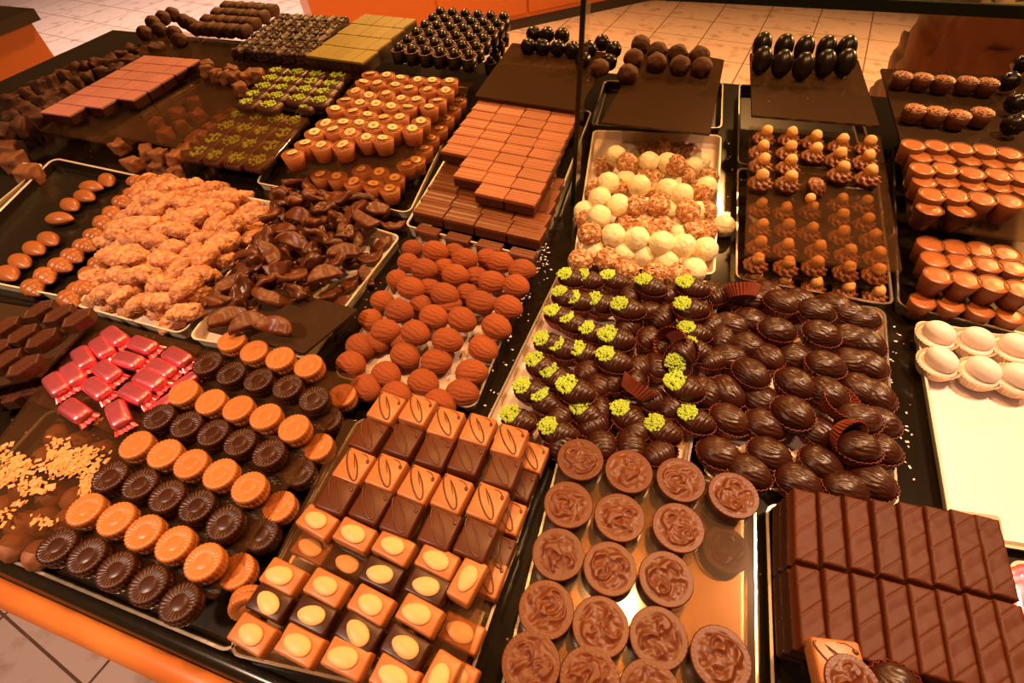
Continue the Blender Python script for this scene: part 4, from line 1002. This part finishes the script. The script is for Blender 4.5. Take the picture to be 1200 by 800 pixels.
# straightened into even rows so that the cups stand clear of one another
for r, row in enumerate(mc):
    for i, (x, y) in enumerate(row):
        put('milkcup', 'milk_chocolate_cup', x, y, .080 + (.006 if r % 2 == 0 else 0), 0, f'milk chocolate cup with smooth filling, {ORD[i+1]} in the {ORD[6-r]} row from front of upper tier', 'praline', 'milk chocolate cups on the glass', .93 if r % 2 else 1.0)
for i, (x, y) in enumerate([(1090, 244), (1127, 246)]):
    put('milkcup_d', 'dark_sided_cup', x, y, .080, 0, f"dark sided cup with milk filling at the tier's front, {['first','second'][i]} of two", 'praline', 'dark sided cups', .98)
ml = [[(1091, 285), (1121, 289), (1150, 292), (1180, 296)], [(1096, 303), (1127, 306), (1158, 309), (1189, 313)], [(1100, 322), (1133, 327), (1165, 332), (1197, 338)]]
for r, row in enumerate(ml):
    for i, (x, y) in enumerate(row):
        put('milkcup', 'milk_chocolate_cup', x, y, .0490 if r < 3 else .03, 0, f'milk chocolate cup in the lower tier, {ORD[i+1]} in the {ORD[3-r]} row from the front', 'praline', 'lower milk chocolate cups', 1.0)
for i, (x, y) in enumerate([(1082, 352), (1115, 356), (1150, 362), (1185, 369)]):
    put('milkcup', 'milk_chocolate_cup', x, y, .026, 0, f'milk chocolate cup standing low along the tray rim, {ORD[i+1]} from left', 'praline', 'milk cups along the rim', .9)

rs = [[(1060, 85), (1084, 87), (1109, 90), (1137, 91), (1161, 93)], [(1075, 124), (1100, 127), (1127, 131), (1154, 128)]]
for r, row in enumerate(rs):
    for i, (x, y) in enumerate(row):
        put('rosette', 'rosette_cup', x, y, .094, rr.uniform(0, 6), f"brown cup with piped tan rosette, {ORD[i+1]} in the {['back','front'][r]} row of the rear tier", 'praline', 'brown rosette cups', (1.05, 1.05, .85))
ba = [[(896, 44), (922, 46), (946, 48), (972, 48), (996, 48)], [(896, 61), (920, 65), (945, 68), (971, 65), (995, 64)]]
for r, row in enumerate(ba):
    for i, (x, y) in enumerate(row):
        put('blackalmond', 'black_almond', x, y, .117, 1.57, f"glossy black upright almond chocolate, {ORD[i+1]} in the {['back','front'][r]} row", 'chocolate', 'glossy black almonds', .92)
dt = [(752, 46), (772, 54), (796, 57), (822, 59), (744, 62), (771, 67), (799, 70), (825, 72), (737, 80), (764, 50), (759, 58)][:9]
lab = rowslabel(dt, 9)
for i, (x, y) in enumerate(dt): put(num('dtruf'), 'cocoa_truffle', x, y - 5, .103, rr.uniform(0, 6), f'rough cocoa truffle on the dark rear plate, {lab[i][1]} in the {lab[i][0]} row from front', 'truffle', 'cocoa truffles on the rear plate', 1.15)
bt_ = [(625, 36), (641, 37), (659, 38), (619, 50), (636, 51), (654, 52), (671, 54), (691, 53), (706, 46), (720, 54), (684, 66), (704, 74), (714, 68)]
lab = rowslabel(bt_, 9)
for i, (x, y) in enumerate(bt_): put(num('btruf') if i != 11 else 'dtruf0', 'glazed_truffle', x, y - 5, .096, rr.uniform(0, 6), f'dark glazed truffle behind the glass post, {lab[i][1]} in the {lab[i][0]} row from front', 'truffle', 'dark glazed truffles', 1.05)
for i, (x, y) in enumerate([(1190, 85), (1199, 110), (1196, 135), (1205, 65)]):
    put(num('btruf'), 'dark_truffle', x, y, .100, 0, f"dark round truffle at the rear tier's outer end, {ORD[i+1]} of four", 'truffle', 'dark truffles by the rosette cups', 1.0)

# nougat blocks
HN = .0625
Gn, yaw, du, dv = grid((576, 117), (663, 130), (510, 209), 10, 4, HN)
skip = {(r, 0) for r in (7, 8, 9)} | {(9, 1)}
sx = du / .0355 * .97; sy = dv / .0150 * .94
putgrid(Gn, yaw, lambda r, c: rr.choice(['nougat', 'nougat_fine', 'nougat']), 'nougat_block', HN, 'striped orange nougat block', 'praline', 'layered nougat blocks', ' of the upper tier', skip, 0, .0005, (sx, sy, 1))
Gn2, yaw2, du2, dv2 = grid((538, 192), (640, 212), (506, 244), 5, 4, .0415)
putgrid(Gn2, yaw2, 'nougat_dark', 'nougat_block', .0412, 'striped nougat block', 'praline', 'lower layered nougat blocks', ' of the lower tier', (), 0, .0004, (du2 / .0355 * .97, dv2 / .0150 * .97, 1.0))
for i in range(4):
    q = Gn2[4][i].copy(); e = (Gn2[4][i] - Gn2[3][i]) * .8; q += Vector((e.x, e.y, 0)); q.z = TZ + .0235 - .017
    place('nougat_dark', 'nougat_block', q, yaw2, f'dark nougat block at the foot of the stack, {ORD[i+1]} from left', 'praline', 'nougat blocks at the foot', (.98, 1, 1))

# hazelnut cups
nrows = [[(733, 340), (812, 345), (875, 358), (957, 367), (1025, 370), (1108, 372)], [(700, 378), (768, 382), (850, 392), (917, 405), (1003, 413), (1087, 418)], [(665, 420), (727, 440), (808, 430), (880, 455), (952, 458), (1052, 465)], [(618, 463), (685, 475), (763, 480), (832, 490), (908, 495), (1010, 495)], [(568, 502), (650, 515), (722, 530), (795, 545), (875, 542), (972, 560)], [(525, 570), (605, 565), (682, 570), (748, 582), (838, 592), (927, 597)], [(475, 612), (556, 600), (638, 615), (712, 637), (793, 642)], [(427, 665), (502, 674), (605, 670)], [(368, 712)]]
# on an even world lattice fitted to the photo's rows
Gc, yawc, cu, cv = grid((433, 85), (527, 93), (332, 184), 9, 6, .071)
for r, row in enumerate(nrows):
    for i, (x, y) in enumerate(row):
        put(num('nutcup'), 'hazelnut_cup', 250 + x / 4, y / 4, .0720, rr.uniform(0, 6), f'tan cup topped with a hazelnut slice, {ORD[i+1]} in the {ORD[9-r]} row from the front', 'praline', 'hazelnut slice cups', (1.12, 1.12, .92) if r < 5 else (1.2, 1.2, .97), rr.uniform(-.05, .05), rr.uniform(-.05, .05))
nl = [(375, 203), (394, 205), (423, 197), (444, 200), (476, 191), (462, 207), (414, 211), (437, 214), (456, 219), (487, 186), (496, 172), (504, 160), (514, 149), (522, 137), (530, 126), (537, 116)]
lab = rowslabel(nl, 9)
for i, (x, y) in enumerate(nl): put(num('nutcup'), 'hazelnut_cup', x, y, .0400, rr.uniform(0, 6), f'tan hazelnut cup in the lower tier, {lab[i][1]} in the {lab[i][0]} row from the front', 'praline', 'lower hazelnut slice cups', (1.1, 1.1, .9))

# ---------------------------------------------------------------- back left
def simplegrid(A, B, D, nr, nc, h, kd, name, desc, cat, group, where, skip=(), n=0, fit=None, jit=.0004, zs=1, jr=.02, fill=.96):
    Gx, yw, a_, b_ = grid(A, B, D, nr, nc, h)
    s = (a_ / fit[0] * fill, b_ / fit[1] * fill, zs) if fit else (1, 1, zs)
    putgrid(Gx, yw, kd, name, h, desc, cat, group, where, skip, n, jit, s, jr)
simplegrid((325, 81), (395, 87), (290, 118), 5, 4, .054, 'pistblock', 'pistachio_block', 'dark block sprinkled with pistachio', 'praline', 'pistachio sprinkled blocks', ' of the upper tier', {(4, 2), (4, 3)}, 4, (.033, .0185), .0012)
put('pistblock0', 'pistachio_block', 357, 124, .054, 0, 'single dark pistachio block standing forward of its rows', 'praline', 'pistachio sprinkled blocks', (.85, .8, 1))
plate([(315, 74), (412, 82), (378, 132), (278, 124)], .0385, 'glass plate carrying the pistachio blocks', 'glass')
simplegrid((280, 132), (345, 140), (232, 176), 4, 4, .036, 'pistblock', 'pistachio_block', 'pistachio block dimmed under the glass', 'praline', 'pistachio blocks under the glass', '', (), 4, (.033, .0185), .001, 1)
simplegrid((170, 69), (219, 73), (64, 127), 7, 4, .058, 'pinkblock', 'pink_square', 'pink topped square chocolate', 'chocolate', 'pink topped squares', '', {(6, 2), (6, 3), (5, 3)}, 0, (.036, .021), .0006, 1, .02, .93)
simplegrid((425, 22), (474, 27), (374, 59), 4, 5, .075, 'oliveblock', 'green_marzipan_block', 'olive green topped block', 'chocolate', 'olive green topped blocks', '', (), 0, (.0215, .044), .0004, 1.4, .01, .95)
simplegrid((515, 8), (590, 14), (466, 50), 6, 6, .098, 'cherry', 'cherry_cup', 'dark cup with a black glazed cherry', 'praline', 'black cherry cups', '', (), 0, (.0245, .0245), .0006, 1, .05, .98)
simplegrid((590, 34), (612, 34), (574, 66), 4, 1, .055, 'cherry', 'cherry_cup', 'dark cherry cup in the lower tier', 'praline', 'lower black cherry cups', '')
simplegrid((330, 18), (398, 22), (281, 55), 6, 6, .068, 'roughsq', 'rough_chocolate_square', 'rough dark chocolate square', 'chocolate', 'rough dark squares', '', (), 3, (.031, .031), .001, 1, .1, .93)
simplegrid((265, 2), (315, 5), (230, 26), 4, 5, .075, 'log', 'truffle_log', 'brown rounded truffle log', 'chocolate', 'brown truffle logs', '', (), 3, (.041, .028), .001, 1, .1, .95)
for i, (x, y) in enumerate([(165, 30), (182, 26), (187, 12), (198, 8), (200, 30), (206, 38), (212, 16), (175, 18), (220, 20)]):
    put(num('dtruf'), 'cocoa_truffle', x, y, .070, 0, f'cocoa truffle on the far end of the counter, {ORD[i+1]} in the heap', 'truffle', 'cocoa truffles at the far end', 1.15)
cb_ = [(8, 112), (25, 104), (40, 96), (55, 90), (70, 84), (85, 76), (98, 72), (112, 70), (128, 66), (140, 60), (152, 54), (168, 56), (10, 130), (28, 122), (45, 114), (60, 106), (75, 100), (88, 92), (100, 86), (118, 80), (2, 145), (20, 140), (38, 132), (52, 124), (64, 116), (150, 66), (135, 76), (180, 52)]
lab = rowslabel(cb_, 12)
for i, (x, y) in enumerate(cb_): put(num('cube'), 'truffle_cube', x, y, .040 if i < 20 else .052, rr.uniform(0, 6), f'rough brown truffle cube behind the pink squares, {lab[i][1]} in row {lab[i][0]} from the front', 'chocolate', 'rough brown truffle cubes', 1.25, rr.uniform(-.3, .3), rr.uniform(-.3, .3))
for i, (x, y) in enumerate([(238, 78), (252, 82), (262, 84), (275, 84), (288, 84), (240, 72), (279, 98), (298, 82), (268, 78)]):
    put(num('cubem'), 'milk_cube', x, y, .062, rr.uniform(0, 6), f'milk brown cube behind the pistachio blocks, {ORD[i+1]} in the row', 'chocolate', 'milk brown cubes', 1.0, rr.uniform(-.2, .2), rr.uniform(-.2, .2))
cc = [(136, 166), (152, 186), (168, 172), (184, 176), (202, 179), (184, 190), (203, 196), (213, 172), (222, 162), (232, 155), (245, 146), (258, 136), (270, 128), (160, 192), (190, 152), (210, 142), (230, 130), (180, 140), (205, 128), (225, 115)]
lab = rowslabel(cc, 10)
for i, (x, y) in enumerate(cc): put(num('cubem'), 'milk_cube', x, y, .034 if i < 5 or 6 < i < 13 or i > 13 else .018, rr.uniform(0, 6), f'milk brown cube under the clear glass plate, {lab[i][1]} in row {lab[i][0]} from front', 'chocolate', 'milk cubes under the glass', .95)
for i, (x, y) in enumerate([(10, 182), (28, 196), (2, 168)]):
    put(num('cubem'), 'milk_cube', x, y, .030, .4, f"large milk brown cube on the edge tray, {['middle','front','rear'][i]} one", 'chocolate', 'large cubes on the edge tray', 1.3)

# ---------------------------------------------------------------- glass shelf over the counter
base = P(671, 241, 0)
def proj(v):
    d = np.array([v[0], v[1], v[2] - TZ - H]); c_ = d[0] * np.array([Xc[0], Xc[1], Xc[2]]) + d[1] * Yc + d[2] * Zc
    return 600 + F * c_[0] / c_[2], 400 + F * c_[1] / c_[2]
hh = .0
while proj((base.x, base.y, TZ + hh))[1] > -2: hh += .002
sh = bpy.data.objects.new('glass_shelf', None); C.objects.link(sh); sh['label'] = 'dark edged glass shelf on an upright glass panel above the trays'; sh['category'] = 'shelf'
x0, y0 = base.x, base.y
mkobj('shelf_panel', boxmesh('shelf_panel', (x0 - .003, y0 + .004, TZ + hh + .001), (1.1, y0 + .30, TZ + hh + .009), 'clear'), parent=sh)
mkobj('front_edge', boxmesh('front_edge', (x0 - .003, y0, TZ + hh), (1.1, y0 + .004, TZ + hh + .010), 'edge'), parent=sh)
mkobj('upright_panel', boxmesh('upright_panel', (x0 - .0025, y0 + .004, TZ + .0005), (x0 + .0025, y0 + .03, TZ + hh), 'clear'), parent=sh)
mkobj('upright_edge', boxmesh('upright_edge', (x0 - .003, y0, TZ + .0005), (x0 + .003, y0 + .004, TZ + hh), 'edge'), parent=sh)

# brown crumpled bag behind the counter
q = P(1120, 50, -.12)
def bagfn(x, y, z):
    n1 = .06 * abs(nz(x, y, z, 8)) + .03 * abs(nz(x, y, z, 19)) + .012 * nz(x, y, z, 40); return (x * (1 + n1 * 3) * (1 - .25 * z / .5), y * (1 + n1 * 3), z + n1)
mkobj('brown_bag', G().add(*mv(rbox(.62, .22, .62, .05, 3, bagfn, 40), (q.x + .20, q.y + .15, q.z - .55), Rz(-.25))).mesh('brown_bag', 'cloth'), 'crumpled brown fabric bag standing behind the rosette cups', 'bag')

# pale crumbs on the black counter top
g = G(); rng = random.Random(8)
for (cx, cy, sx, sy, n) in [(636, 300, 9, 22, 46), (612, 360, 10, 25, 16), (598, 400, 10, 30, 10), (1047, 420, 8, 40, 9), (1060, 520, 12, 45, 12), (855, 180, 4, 40, 8), (580, 470, 8, 30, 8)]:
    for i in range(n):
        q = P(rng.gauss(cx, sx * .5), rng.gauss(cy, sy * .5), .0007); s_ = rng.uniform(.0008, .0022)
        g.add(*mv(rbox(s_ * 1.6, s_, .0006, .0002, 1), q, Rz(rng.uniform(0, 6.3))))
mkobj('crumbs', g.mesh('crumbs', 'cream', False), 'pale crumbs scattered on the black counter top between the trays', 'crumbs', None, 'stuff')
